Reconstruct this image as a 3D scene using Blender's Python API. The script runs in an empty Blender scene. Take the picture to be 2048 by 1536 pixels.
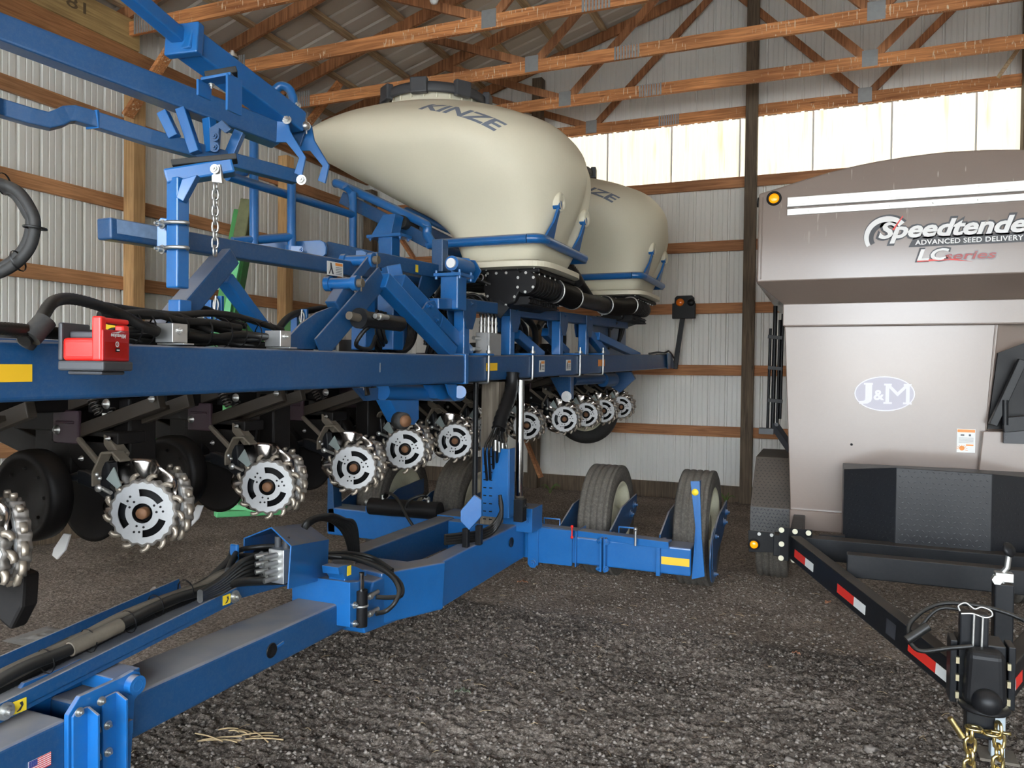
import bpy, bmesh, math, random
from mathutils import Vector, Matrix, noise
from mathutils.bvhtree import BVHTree
V = Vector
C = bpy.context.scene.collection
rnd = random.Random(7)
# ------------------------------------------------------------------ camera
F = 1520.0; TH = math.radians(22.5); PITCH = math.atan(23.4/F); ROLL = math.radians(0.69)
CAM = V((0, 0, 1.7))
fw = V((-math.sin(TH)*math.cos(PITCH), math.cos(TH)*math.cos(PITCH), -math.sin(PITCH)))
r0 = V((math.cos(TH), math.sin(TH), 0)); u0 = r0.cross(fw)
rt = r0*math.cos(ROLL) + u0*math.sin(ROLL); up = u0*math.cos(ROLL) - r0*math.sin(ROLL)
cd = bpy.data.cameras.new('camera'); cam = bpy.data.objects.new('camera', cd); C.objects.link(cam)
cd.sensor_fit = 'HORIZONTAL'; cd.sensor_width = 36; cd.lens = 36*F/2048; cd.clip_start = .05
m3 = Matrix((rt, up, -fw)).transposed(); cam.matrix_world = Matrix.Translation(CAM) @ m3.to_4x4()
bpy.context.scene.camera = cam
def P(px, py, D=None, X=None, Y=None, Z=None):
    """place in the shed seen at a point of the photograph, on a known plane"""
    d = fw + rt*((px-1024)/F) - up*((py-768)/F)
    if D is not None: t = D
    elif X is not None: t = X/d.x
    elif Y is not None: t = Y/d.y
    else: t = (Z-CAM.z)/d.z
    return CAM + d*t
# ------------------------------------------------------------------ mesh builder
class MB:
    def __init__(s): s.v = []; s.f = []; s.sm = []; s.ops = []; s.lv = 0
    def add(s, vs, fs, smooth=False, M=None):
        n = len(s.v)
        if not s.lv: s.ops.append(n)
        for p in vs: s.v.append(V(p) if M is None else M @ V(p))
        for f in fs: s.f.append([i+n for i in f]); s.sm.append(smooth)
        return s
    def box(s, c, d, M=None):
        x, y, z = c; a, b, e = d[0]/2, d[1]/2, d[2]/2
        vs = [(x+i*a, y+j*b, z+k*e) for i in (-1, 1) for j in (-1, 1) for k in (-1, 1)]
        return s.add(vs, [(0,1,3,2),(4,6,7,5),(0,4,5,1),(2,3,7,6),(0,2,6,4),(1,5,7,3)], M=M)
    def bar(s, a, b, w, h, u=(0,0,1), w2=None, h2=None):
        a, b = V(a), V(b); d = (b-a).normalized(); u = V(u)
        if abs(d.dot(u)) > .98: u = V((0,1,0)) if abs(d.y) < .9 else V((1,0,0))
        r = d.cross(u).normalized(); n = r.cross(d).normalized(); w2 = w2 or w; h2 = h2 or h
        vs = [a+r*i*w/2+n*j*h/2 for i, j in ((-1,-1),(1,-1),(1,1),(-1,1))]+[b+r*i*w2/2+n*j*h2/2 for i, j in ((-1,-1),(1,-1),(1,1),(-1,1))]
        return s.add(vs, [(3,2,1,0),(4,5,6,7),(0,1,5,4),(1,2,6,5),(2,3,7,6),(3,0,4,7)])
    def tube(s, pts, r, n=10, spline=True, sub=6, caps=True):
        pts = [V(p) for p in pts]
        if spline and len(pts) > 2:
            q = []; e = [pts[0]*2-pts[1]]+pts+[pts[-1]*2-pts[-2]]
            for i in range(1, len(e)-2):
                p0, p1, p2, p3 = e[i-1:i+3]
                for k in range(sub):
                    t = k/sub
                    q.append(.5*((2*p1)+(p2-p0)*t+(2*p0-5*p1+4*p2-p3)*t*t+(3*p1-p0-3*p2+p3)*t**3))
            q.append(pts[-1]); pts = q
        R = r if callable(r) else (lambda t: r)
        vs = []; fs = []; prev = None
        for i, p in enumerate(pts):
            d = ((pts[min(i+1, len(pts)-1)]-pts[max(i-1, 0)])).normalized()
            if prev is None:
                a = V((0,0,1)) if abs(d.z) < .9 else V((1,0,0)); prev = d.cross(a).normalized()
            prev = (prev - d*prev.dot(d)).normalized(); bn = d.cross(prev); rr = R(i/max(1, len(pts)-1))
            for k in range(n):
                t = 2*math.pi*k/n; vs.append(p+(prev*math.cos(t)+bn*math.sin(t))*rr)
        m = len(pts)
        for i in range(m-1):
            for k in range(n):
                fs.append((i*n+k, i*n+(k+1) % n, (i+1)*n+(k+1) % n, (i+1)*n+k))
        if not s.lv: s.ops.append(len(s.v))
        s.lv += 1; s.add(vs, fs, True)
        if caps: s.add([vs[k] for k in range(n)], [tuple(range(n))[::-1]]); s.add(vs[-n:], [tuple(range(n))])
        s.lv -= 1; return s
    def cyl(s, a, b, r, n=20, r2=None):
        a, b = V(a), V(b); r2 = r if r2 is None else r2
        return s.tube([a, b], lambda t: r+(r2-r)*t, n, False)
    def lathe(s, c, ax, prof, n=32, e=None):
        """prof: (radius, along) pairs round axis ax at c"""
        c, ax = V(c), V(ax).normalized(); a = V((0,0,1)) if abs(ax.z) < .9 else V((1,0,0))
        x = ax.cross(a).normalized(); y = ax.cross(x); m = len(prof); vs = []
        for k in range(n):
            t = 2*math.pi*k/n; q = x*math.cos(t)+y*math.sin(t)
            vs += [c+q*r+ax*h for r, h in prof]
        fs = [(k*m+i, k*m+i+1, ((k+1) % n)*m+i+1, ((k+1) % n)*m+i) for k in range(n) for i in range(m-1)]
        return s.add(vs, fs, True)
    def prism(s, pts, off):
        pts = [V(p) for p in pts]; off = V(off); n = len(pts)
        vs = pts+[p+off for p in pts]
        fs = [tuple(range(n))[::-1], tuple(range(n, 2*n))]+[(i, (i+1) % n, n+(i+1) % n, n+i) for i in range(n)]
        return s.add(vs, fs)
    def ball(s, c, r, nu=12, nv=8, sc=(1,1,1)):
        c = V(c); vs = []; fs = []
        for j in range(nv+1):
            for i in range(nu):
                a = 2*math.pi*i/nu; b = math.pi*j/nv
                vs.append(c+V((math.sin(b)*math.cos(a)*sc[0], math.sin(b)*math.sin(a)*sc[1], math.cos(b)*sc[2]))*r)
        for j in range(nv):
            for i in range(nu): fs.append((j*nu+i, (j+1)*nu+i, (j+1)*nu+(i+1) % nu, j*nu+(i+1) % nu))
        return s.add(vs, fs, True)
    def bolt(s, c, ax, r=.016, h=.014):
        s.ops.append(len(s.v)); s.lv += 1
        c, ax = V(c), V(ax).normalized(); s.tube([c, c+ax*.004], r*1.3, 14, False); s.tube([c, c+ax*h], r*.85, 6, False); s.tube([c, c+ax*h*1.6], r*.4, 8, False)
        s.lv -= 1; return s
    def each(s, name, m, parent=None, bevel=0, **k):
        """one object per piece that was added"""
        ops = sorted(set(s.ops))+[len(s.v)]; out = None; fi = 0
        for a, b in zip(ops, ops[1:]):
            q = MB(); q.v = s.v[a:b]
            for f, sm in zip(s.f, s.sm):
                if a <= f[0] < b: q.f.append([i-a for i in f]); q.sm.append(sm)
            if q.f: out = q.build(name, m, parent, bevel, **k)
        return out
    def build(s, name, m, parent=None, bevel=0, seg=2, label=None, kind=None, weld=False):
        me = bpy.data.meshes.new(name)
        if s.v:
            lo = V([min(p[i] for p in s.v) for i in range(3)]); hi = V([max(p[i] for p in s.v) for i in range(3)])
            o0 = V(((lo.x+hi.x)/2, (lo.y+hi.y)/2, lo.z))
        else: o0 = V((0,0,0))
        me.from_pydata([p-o0 for p in s.v], [], s.f); me.polygons.foreach_set('use_smooth', s.sm)
        me.materials.append(m); me.update()
        if weld:
            bm = bmesh.new(); bm.from_mesh(me); bmesh.ops.remove_doubles(bm, verts=bm.verts, dist=1e-4); bmesh.ops.recalc_face_normals(bm, faces=bm.faces); bm.to_mesh(me); bm.free()
        o = bpy.data.objects.new(name, me); C.objects.link(o)
        if bevel:
            b = o.modifiers.new('bevel', 'BEVEL'); b.width = bevel; b.segments = seg; b.limit_method = 'ANGLE'; b.angle_limit = math.radians(40); b.harden_normals = False
        W[o] = o0
        if parent: o.parent = parent; o.location = o0-W[parent]
        else: o.location = o0
        if label: o['label'] = label
        if kind: o['kind'] = kind
        return o
W = {}
def thing(name, loc, label, cat, group=None):
    o = bpy.data.objects.new(name, None); C.objects.link(o); o.location = loc; W[o] = V(loc); o.empty_display_size = .2
    return tag(o, label, cat, group)
def tag(o, label, cat, group=None, kind=None):
    o['label'] = label; o['category'] = cat
    if group: o['group'] = group
    if kind: o['kind'] = kind
    return o
def dup(o, delta, parent=None, group=None):
    c = o.copy(); C.objects.link(c); W[c] = W[o]+V(delta)
    if parent: c.parent = parent; c.location = W[c]-W[parent]
    else: c.location = W[c]
    for ch in list(o.children):
        dup(ch, delta, c)
    return c
# ------------------------------------------------------------------ materials
def newmat(name):
    m = bpy.data.materials.new(name); m.use_nodes = True; nt = m.node_tree; b = nt.nodes['Principled BSDF']
    return m, nt, b
def N(nt, t, **k):
    n = nt.nodes.new('ShaderNode'+t)
    for a, v in k.items():
        if a.startswith('i_'): n.inputs[a[2:].replace('_', ' ')].default_value = v
        else: setattr(n, a, v)
    return n
def rgb(c): return (c[0], c[1], c[2], 1)
def mat(name, col, rough=.5, metal=0, dust=0, dustc=(.20,.17,.14), var=.12, scale=9, bump=0, bscale=60, coat=0, spec=.5, dirt=0, lo=.35):
    m, nt, b = newmat(name); L = nt.links.new
    g = N(nt, 'NewGeometry'); tc = N(nt, 'TexCoord')
    nz = N(nt, 'TexNoise'); nz.inputs['Scale'].default_value = scale; nz.inputs['Detail'].default_value = 6
    L(g.outputs['Position'], nz.inputs['Vector'])
    mx = N(nt, 'MixRGB'); mx.inputs[1].default_value = rgb([c*(1-var) for c in col]); mx.inputs[2].default_value = rgb([min(1, c*(1+var)) for c in col])
    L(nz.outputs['Fac'], mx.inputs[0]); out = mx.outputs[0]
    b.inputs['Metallic'].default_value = metal; b.inputs['Coat Weight'].default_value = coat; b.inputs['Coat Roughness'].default_value = .12
    b.inputs['Specular IOR Level'].default_value = spec
    rn = N(nt, 'MapRange'); rn.inputs['To Min'].default_value = rough*.8; rn.inputs['To Max'].default_value = min(1, rough*1.25)
    L(nz.outputs['Fac'], rn.inputs['Value']); ro = rn.outputs[0]
    if dust:
        sp = N(nt, 'SeparateXYZ'); L(g.outputs['Normal'], sp.inputs[0])
        r = N(nt, 'MapRange', interpolation_type='SMOOTHSTEP'); r.inputs['From Min'].default_value = lo; r.inputs['From Max'].default_value = .95; r.inputs['To Max'].default_value = dust
        L(sp.outputs['Z'], r.inputs['Value'])
        n2 = N(nt, 'TexNoise'); n2.inputs['Scale'].default_value = 3.5; n2.inputs['Detail'].default_value = 8; L(g.outputs['Position'], n2.inputs['Vector'])
        q = N(nt, 'MapRange'); q.inputs['From Min'].default_value = .3; q.inputs['From Max'].default_value = .6; q.inputs['To Min'].default_value = .55; L(n2.outputs['Fac'], q.inputs['Value'])
        mu = N(nt, 'Math', operation='MULTIPLY'); L(r.outputs[0], mu.inputs[0]); L(q.outputs[0], mu.inputs[1])
        m2 = N(nt, 'MixRGB'); m2.inputs[2].default_value = rgb(dustc); L(mu.outputs[0], m2.inputs[0]); L(out, m2.inputs[1]); out = m2.outputs[0]
        m4 = N(nt, 'MixRGB'); m4.inputs[2].default_value = (.9,.9,.9,1); L(mu.outputs[0], m4.inputs[0]); L(ro, m4.inputs[1]); ro = m4.outputs[0]
    if dirt:
        n3 = N(nt, 'TexNoise'); n3.inputs['Scale'].default_value = 55; n3.inputs['Detail'].default_value = 10; n3.inputs['Roughness'].default_value = .8; L(g.outputs['Position'], n3.inputs['Vector'])
        q3 = N(nt, 'MapRange'); q3.inputs['From Min'].default_value = .45; q3.inputs['From Max'].default_value = .8; q3.inputs['To Max'].default_value = dirt; L(n3.outputs['Fac'], q3.inputs['Value'])
        m3_ = N(nt, 'MixRGB'); m3_.inputs[2].default_value = rgb(dustc); L(q3.outputs[0], m3_.inputs[0]); L(out, m3_.inputs[1]); out = m3_.outputs[0]
    L(out, b.inputs['Base Color']); L(ro, b.inputs['Roughness'])
    if bump:
        n4 = N(nt, 'TexNoise'); n4.inputs['Scale'].default_value = bscale; n4.inputs['Detail'].default_value = 4; L(g.outputs['Position'], n4.inputs['Vector'])
        bu = N(nt, 'Bump'); bu.inputs['Strength'].default_value = bump; bu.inputs['Distance'].default_value = .01; L(n4.outputs['Fac'], bu.inputs['Height']); L(bu.outputs[0], b.inputs['Normal'])
    return m
def wood(name, c1, c2, axis='Y', marks=0, stain=0):
    m, nt, b = newmat(name); L = nt.links.new; g = N(nt, 'NewGeometry')
    mp = N(nt, 'Mapping'); s = {'X': (.6, 9, 14), 'Y': (9, .6, 14), 'Z': (11, 11, .6)}[axis]; mp.inputs['Scale'].default_value = s; L(g.outputs['Position'], mp.inputs['Vector'])
    w = N(nt, 'TexNoise'); w.inputs['Scale'].default_value = 2.6; w.inputs['Detail'].default_value = 5; w.inputs['Distortion'].default_value = 1.3; L(mp.outputs[0], w.inputs['Vector'])
    r = N(nt, 'ValToRGB'); r.color_ramp.elements[0].position = .32; r.color_ramp.elements[0].color = rgb(c1); r.color_ramp.elements[1].position = .66; r.color_ramp.elements[1].color = rgb(c2); L(w.outputs['Fac'], r.inputs[0]); out = r.outputs[0]
    n2 = N(nt, 'TexNoise'); n2.inputs['Scale'].default_value = 1.1; n2.inputs['Detail'].default_value = 3; L(g.outputs['Position'], n2.inputs['Vector'])
    q = N(nt, 'MapRange'); q.inputs['From Min'].default_value = .35; q.inputs['From Max'].default_value = .65; q.inputs['To Min'].default_value = .72; q.inputs['To Max'].default_value = 1.18; L(n2.outputs['Fac'], q.inputs['Value'])
    mm = N(nt, 'MixRGB', blend_type='MULTIPLY'); mm.inputs[0].default_value = 1; L(out, mm.inputs[1]); L(q.outputs[0], mm.inputs[2]); out = mm.outputs[0]
    # knots
    v = N(nt, 'TexVoronoi'); v.inputs['Scale'].default_value = 2.2; mk = N(nt, 'Mapping'); mk.inputs['Scale'].default_value = {'X': (.7,1,3), 'Y': (1,.7,3), 'Z': (3,3,.7)}[axis]; L(g.outputs['Position'], mk.inputs['Vector']); L(mk.outputs[0], v.inputs['Vector'])
    kr = N(nt, 'MapRange'); kr.inputs['From Min'].default_value = .03; kr.inputs['From Max'].default_value = .07; kr.inputs['To Min'].default_value = .75; kr.inputs['To Max'].default_value = 0; L(v.outputs['Distance'], kr.inputs['Value'])
    km = N(nt, 'MixRGB'); km.inputs[2].default_value = rgb([c*.35 for c in c1]); L(kr.outputs[0], km.inputs[0]); L(out, km.inputs[1]); out = km.outputs[0]
    if marks:   # pale vertical droppings and drips on the boards
        m5 = N(nt, 'Mapping'); m5.inputs['Scale'].default_value = (55, 55, 9); L(g.outputs['Position'], m5.inputs['Vector'])
        n5 = N(nt, 'TexNoise'); n5.inputs['Scale'].default_value = 1; n5.inputs['Detail'].default_value = 2; L(m5.outputs[0], n5.inputs['Vector'])
        k = N(nt, 'MapRange'); k.inputs['From Min'].default_value = .63; k.inputs['From Max'].default_value = .66; k.inputs['To Max'].default_value = marks; L(n5.outputs['Fac'], k.inputs['Value'])
        n6 = N(nt, 'TexNoise'); n6.inputs['Scale'].default_value = 1.3; L(g.outputs['Position'], n6.inputs['Vector'])
        k6 = N(nt, 'MapRange'); k6.inputs['From Min'].default_value = .40; k6.inputs['From Max'].default_value = .50; L(n6.outputs['Fac'], k6.inputs['Value'])
        mu = N(nt, 'Math', operation='MULTIPLY'); L(k.outputs[0], mu.inputs[0]); L(k6.outputs[0], mu.inputs[1])
        m6 = N(nt, 'MixRGB'); m6.inputs[2].default_value = (.75,.6,.42,1); L(mu.outputs[0], m6.inputs[0]); L(out, m6.inputs[1]); out = m6.outputs[0]
    L(out, b.inputs['Base Color']); b.inputs['Roughness'].default_value = .75
    bu = N(nt, 'Bump'); bu.inputs['Strength'].default_value = .25; bu.inputs['Distance'].default_value = .004; L(w.outputs['Fac'], bu.inputs['Height']); L(bu.outputs[0], b.inputs['Normal'])
    return m
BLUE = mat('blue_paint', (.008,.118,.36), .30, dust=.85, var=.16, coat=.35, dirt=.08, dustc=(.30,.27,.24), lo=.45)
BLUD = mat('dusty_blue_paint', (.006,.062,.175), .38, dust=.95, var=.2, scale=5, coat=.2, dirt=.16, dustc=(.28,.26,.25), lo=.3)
CREAM = mat('cream_plastic', (.76,.71,.56), .48, var=.04, scale=2.5, spec=.4, dirt=.05, dustc=(.3,.24,.17), bump=.02, bscale=8)
BLACK = mat('black_plastic', (.008,.008,.009), .42, dust=.25, dustc=(.07,.06,.05), dirt=.05, spec=.22)
BLKP = mat('black_painted_steel', (.008,.009,.011), .36, dust=.55, dustc=(.12,.10,.08), dirt=.07, coat=.0, spec=.25)
ROWB = mat('soiled_black_steel', (.006,.005,.005), .55, dust=.4, dustc=(.06,.045,.03), dirt=.10, spec=.25)
RUBB = mat('black_rubber', (.02,.02,.02), .65, dust=.5, dustc=(.13,.11,.09), dirt=.2)
TIRE = mat('dusty_tyre_rubber', (.085,.076,.066), .9, dust=.3, dustc=(.26,.23,.19), dirt=.75, bump=.3, bscale=160)
HOSE = mat('hydraulic_hose', (.007,.007,.007), .42, dust=.42, dustc=(.10,.09,.075), dirt=.10, spec=.4)
ZINC = mat('zinc_plated_steel', (.50,.50,.48), .38, metal=.9, var=.15)
ALU = mat('bare_aluminium', (.66,.66,.65), .33, metal=.85, var=.1, dirt=.1)
CHROME = mat('chrome_rod', (.5,.5,.5), .1, metal=1)
SILV = mat('silver_painted_disc', (.36,.36,.36), .45, metal=.3, var=.1, dirt=.2)
TINE = mat('worn_cast_tine', (.36,.31,.25), .42, metal=.65, var=.35, scale=30, dirt=.35, dustc=(.2,.13,.08))
COULT = mat('polished_coulter_steel', (.46,.42,.39), .22, metal=1, var=.35, scale=14)
RUST = mat('rusty_brown_steel', (.20,.095,.045), .65, metal=.2, var=.3, scale=30)
CREAMR = mat('cream_painted_rim', (.70,.67,.50), .45, var=.08, dirt=.25)
TAUPE = mat('taupe_metallic_paint', (.215,.165,.138), .22, metal=.0, var=.05, scale=2, coat=.25, dirt=.04, dustc=(.4,.36,.3))
YEL = mat('amber_reflector', (.85,.50,.02), .45, var=.05)
YSTK = mat('yellow_sticker', (.85,.62,.03), .5, var=.04)
WHT = mat('white_sticker', (.72,.72,.70), .5, var=.04)
ORG = mat('orange_sticker', (.80,.28,.05), .5, var=.04)
RED = mat('red_plastic', (.78,.018,.012), .36, var=.05, coat=.15)
REDR = mat('red_reflector', (.72,.03,.02), .35, var=.1)
DGREY = mat('dark_grey_plastic', (.05,.052,.058), .5, var=.1)
GREEN = mat('green_machine_paint', (.05,.27,.07), .5, dust=.5, var=.2, dirt=.3)
MINT = mat('pale_green_machine_paint', (.12,.52,.20), .5, dust=.4, var=.15, dirt=.3)
GLOGO = mat('grey_blue_lettering', (.19,.22,.28), .5, var=.05)
WLOGO = mat('white_lettering', (.80,.80,.80), .45, var=.02)
LOGOL = mat('lavender_grey_decal', (.42,.40,.47), .35, var=.04)
PALEL = mat('pale_decal_lettering', (.66,.65,.70), .35, var=.03)
DKLOGO = mat('charcoal_decal', (.035,.037,.045), .4, var=.05)
NAVY = mat('navy_flag_blue', (.03,.04,.2), .5)
STRAW = mat('dry_straw', (.42,.31,.17), .8, var=.2, scale=30)
LEAF = mat('brown_dry_leaf', (.33,.15,.08), .8, var=.25, scale=30)
SAGE = mat('grey_green_leaf', (.16,.18,.12), .8, var=.2, scale=30)
GRASS = mat('green_weed', (.10,.20,.035), .7, var=.2, scale=30)
CLOTH = mat('grey_dusty_cloth', (.22,.20,.18), .9, var=.25, scale=12, bump=.4, bscale=30)
GOLD = mat('brass_plated_chain', (.70,.56,.26), .3, metal=1)
TAN = mat('weathered_steel_tan', (.12,.10,.075), .7, var=.2, scale=20, dirt=.3)
PLATE = mat('galvanised_truss_plate', (.36,.37,.37), .45, metal=.5, var=.15, scale=25)
PURP = mat('faded_plum_paint', (.045,.022,.032), .5, var=.15)
W_CH = wood('truss_lumber', (.36,.125,.042), (.70,.30,.11), 'X', marks=.9)
W_WEB = wood('web_lumber', (.22,.085,.034), (.48,.21,.09), 'Z')
W_GL = wood('girt_lumber_left', (.36,.165,.07), (.58,.29,.135), 'Y')
W_GB = wood('girt_lumber_back', (.34,.14,.06), (.60,.28,.125), 'X')
W_PN = wood('new_post_lumber', (.50,.28,.115), (.72,.45,.21), 'Z')
W_PO = wood('old_post_lumber', (.085,.06,.04), (.20,.145,.095), 'Z')
W_PUR = wood('purlin_lumber', (.34,.22,.12), (.58,.42,.25), 'Y')
W_HD = wood('header_lumber', (.26,.11,.042), (.44,.20,.08), 'Y')
W_OSB = wood('pale_header_board', (.30,.19,.075), (.46,.31,.13), 'Y')
W_PROP = wood('grey_prop_timber', (.11,.09,.065), (.24,.20,.155), 'Z')
def metalsheet(name, c1, c2):
    m, nt, b = newmat(name); L = nt.links.new; g = N(nt, 'NewGeometry')
    n = N(nt, 'TexNoise'); n.inputs['Scale'].default_value = 1.2; n.inputs['Detail'].default_value = 6; L(g.outputs['Position'], n.inputs['Vector'])
    mx = N(nt, 'MixRGB'); mx.inputs[1].default_value = rgb(c1); mx.inputs[2].default_value = rgb(c2); L(n.outputs['Fac'], mx.inputs[0])
    L(mx.outputs[0], b.inputs['Base Color']); b.inputs['Roughness'].default_value = .38; b.inputs['Metallic'].default_value = 0
    return m
STEEL = metalsheet('painted_wall_sheet', (.76,.75,.705), (.85,.84,.795))
ROOF = metalsheet('roof_sheet', (.50,.44,.37), (.64,.57,.49))
def panelmat():
    m, nt, b = newmat('translucent_panel'); L = nt.links.new; g = N(nt, 'NewGeometry')
    mp = N(nt, 'Mapping'); mp.inputs['Scale'].default_value = (9, 9, .8); L(g.outputs['Position'], mp.inputs['Vector'])
    n = N(nt, 'TexNoise'); n.inputs['Scale'].default_value = 1.4; n.inputs['Detail'].default_value = 4; L(mp.outputs[0], n.inputs['Vector'])
    r = N(nt, 'ValToRGB'); r.color_ramp.elements[0].position = .28; r.color_ramp.elements[0].color = (.80,.58,.33,1); r.color_ramp.elements[1].position = .42; r.color_ramp.elements[1].color = (1,.93,.70,1)
    L(n.outputs['Fac'], r.inputs[0]); L(r.outputs[0], b.inputs['Emission Color']); b.inputs['Emission Strength'].default_value = .35
    b.inputs['Base Color'].default_value = (.7,.65,.5,1); b.inputs['Roughness'].default_value = .6
    return m
PANEL = panelmat()
def groundmat():
    m, nt, b = newmat('soil'); L = nt.links.new; g = N(nt, 'NewGeometry')
    n1 = N(nt, 'TexNoise'); n1.inputs['Scale'].default_value = 1.1; n1.inputs['Detail'].default_value = 5; L(g.outputs['Position'], n1.inputs['Vector'])
    n2 = N(nt, 'TexNoise'); n2.inputs['Scale'].default_value = 48; n2.inputs['Detail'].default_value = 9; n2.inputs['Roughness'].default_value = .75; L(g.outputs['Position'], n2.inputs['Vector'])
    r1 = N(nt, 'ValToRGB'); e = r1.color_ramp.elements; e[0].position = .3; e[0].color = (.028,.02,.016,1); e[1].position = .70; e[1].color = (.48,.41,.35,1); x = e.new(.5); x.color = (.19,.155,.127,1)
    L(n2.outputs['Fac'], r1.inputs[0])
    q = N(nt, 'MapRange'); q.inputs['From Min'].default_value = .35; q.inputs['From Max'].default_value = .65; q.inputs['To Min'].default_value = .75; q.inputs['To Max'].default_value = 1.25; L(n1.outputs['Fac'], q.inputs['Value'])
    mm = N(nt, 'MixRGB', blend_type='MULTIPLY'); mm.inputs[0].default_value = 1; L(r1.outputs[0], mm.inputs[1]); L(q.outputs[0], mm.inputs[2])
    # pale flecks of chaff and stone
    v = N(nt, 'TexVoronoi'); v.inputs['Scale'].default_value = 75; L(g.outputs['Position'], v.inputs['Vector'])
    k = N(nt, 'MapRange'); k.inputs['From Min'].default_value = .10; k.inputs['From Max'].default_value = .2; k.inputs['To Min'].default_value = .6; k.inputs['To Max'].default_value = 0; L(v.outputs['Distance'], k.inputs['Value'])
    sv = N(nt, 'SeparateColor'); L(v.outputs['Color'], sv.inputs[0]); gt = N(nt, 'Math', operation='GREATER_THAN'); gt.inputs[1].default_value = .74; L(sv.outputs[0], gt.inputs[0])
    mu = N(nt, 'Math', operation='MULTIPLY'); L(k.outputs[0], mu.inputs[0]); L(gt.outputs[0], mu.inputs[1])
    m2 = N(nt, 'MixRGB'); m2.inputs[2].default_value = (.55,.48,.40,1); L(mu.outputs[0], m2.inputs[0]); L(mm.outputs[0], m2.inputs[1])
    L(m2.outputs[0], b.inputs['Base Color']); b.inputs['Roughness'].default_value = .95; b.inputs['Specular IOR Level'].default_value = .15
    n3 = N(nt, 'TexNoise'); n3.inputs['Scale'].default_value = 22; n3.inputs['Detail'].default_value = 10; n3.inputs['Roughness'].default_value = .7; L(g.outputs['Position'], n3.inputs['Vector'])
    bu = N(nt, 'Bump'); bu.inputs['Strength'].default_value = 1; bu.inputs['Distance'].default_value = .05; L(n3.outputs['Fac'], bu.inputs['Height'])
    b2 = N(nt, 'Bump'); b2.inputs['Strength'].default_value = .7; b2.inputs['Distance'].default_value = .01; L(v.outputs['Distance'], b2.inputs['Height']); b2.invert = True; L(bu.outputs[0], b2.inputs['Normal']); L(b2.outputs[0], b.inputs['Normal'])
    return m
SOIL = groundmat()
def diamondmat():
    m = mat('black_diamond_plate', (.016,.017,.02), .30, dust=.3, dirt=.06, dustc=(.2,.18,.16), coat=.0, var=.1, spec=.3)
    return m
DIAM = diamondmat()
# ------------------------------------------------------------------ lettering
def text(s, size=1, shear=0, bold=0, space=1, res=3):
    c = bpy.data.curves.new('t', 'FONT'); c.body = s; c.size = size; c.shear = shear; c.offset = bold; c.space_character = space; c.align_x = 'CENTER'; c.align_y = 'CENTER'; c.resolution_u = res
    o = bpy.data.objects.new('t', c); C.objects.link(o); dg = bpy.context.evaluated_depsgraph_get(); me = o.evaluated_get(dg).to_mesh()
    vs = [tuple(v.co) for v in me.vertices]; fs = [tuple(p.vertices) for p in me.polygons]
    o.evaluated_get(dg).to_mesh_clear(); C.objects.unlink(o); bpy.data.objects.remove(o); bpy.data.curves.remove(c)
    return vs, fs
def fit(vf, w, h):
    vs, fs = vf; x0 = min(v[0] for v in vs); x1 = max(v[0] for v in vs); y0 = min(v[1] for v in vs); y1 = max(v[1] for v in vs)
    return [((v[0]-(x0+x1)/2)*w/(x1-x0), (v[1]-(y0+y1)/2)*h/(y1-y0)) for v in vs], fs
def decal(mb, vf, fn): mb.add([fn(u, v) for u, v in vf[0]], vf[1]); return mb
def planefn(c, ux, uy, off=.002):
    c, ux, uy = V(c), V(ux).normalized(), V(uy).normalized(); n = ux.cross(uy).normalized()
    return lambda u, v: c+ux*u+uy*v+n*off
def rect2(w, h): return [(-w/2,-h/2),(w/2,-h/2),(w/2,h/2),(-w/2,h/2)], [(0,1,2,3)]
def poly2(pts): return pts, [tuple(range(len(pts)))]
def ell2(a, b, n=40): return poly2([(a*math.cos(2*math.pi*i/n), b*math.sin(2*math.pi*i/n)) for i in range(n)])
# ================================================================== THE SHED
XL, XR, YB, YF = -7.0, 7.75, 10.65, -4.6
EAVE, XC, SL = 5.27, .38, .30
def ribs(L, p0, d, n, z0, z1f, name, m, **k):
    """vertical ribbed sheet from p0 along d (unit) for length L, ribs towards n"""
    mb = MB(); p0, d, n = V(p0), V(d), V(n); us = [0]; 
    prof = []
    k0 = 0
    while k0*.2286 < L:
        b = k0*.2286
        prof += [(b, 0), (b+.012, -.022), (b+.030, -.022), (b+.042, 0), (b+.095, 0), (b+.100, -.004), (b+.108, -.004), (b+.113, 0), (b+.158, 0), (b+.163, -.004), (b+.171, -.004), (b+.176, 0)]
        k0 += 1
    prof = [q for q in prof if q[0] <= L]+[(L, 0)]
    vs = []; 
    for u, h in prof:
        p = p0+d*u+n*h; zt = z1f(p); vs += [V((p.x, p.y, z0)), V((p.x, p.y, zt))]
    mb.add(vs, [(2*i, 2*i+2, 2*i+3, 2*i+1) for i in range(len(prof)-1)])
    return mb.build(name, m, kind='structure', **k)
roofz = lambda p: EAVE+.12+SL*((p.x-XL) if p.x < XC else (XC*2-XL-p.x))
EV = lambda p: EAVE+.22
ribs(YB-YF, (XL, YF, 0), (0,1,0), (1,0,0), .02, EV, 'wall_left', STEEL)
ribs(YB-YF, (XR, YF, 0), (0,1,0), (-1,0,0), .02, EV, 'wall_right', STEEL)
WB0, WB1, WX0, WX1 = 4.36, 5.14, -3.87, 7.6
wb = ribs(XR-XL, (XL, YB, 0), (1,0,0), (0,-1,0), .12, lambda p: WB0, 'wall_back', STEEL)
ribs(XR-XL, (XL, YB, 0), (1,0,0), (0,-1,0), WB1, lambda p: roofz(p)+.09, 'wall_back_gable', STEEL)
ribs(WX0-XL, (XL, YB, 0), (1,0,0), (0,-1,0), WB0, lambda p: WB1, 'wall_back_corner', STEEL)
k = 0
x = WX0
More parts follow.
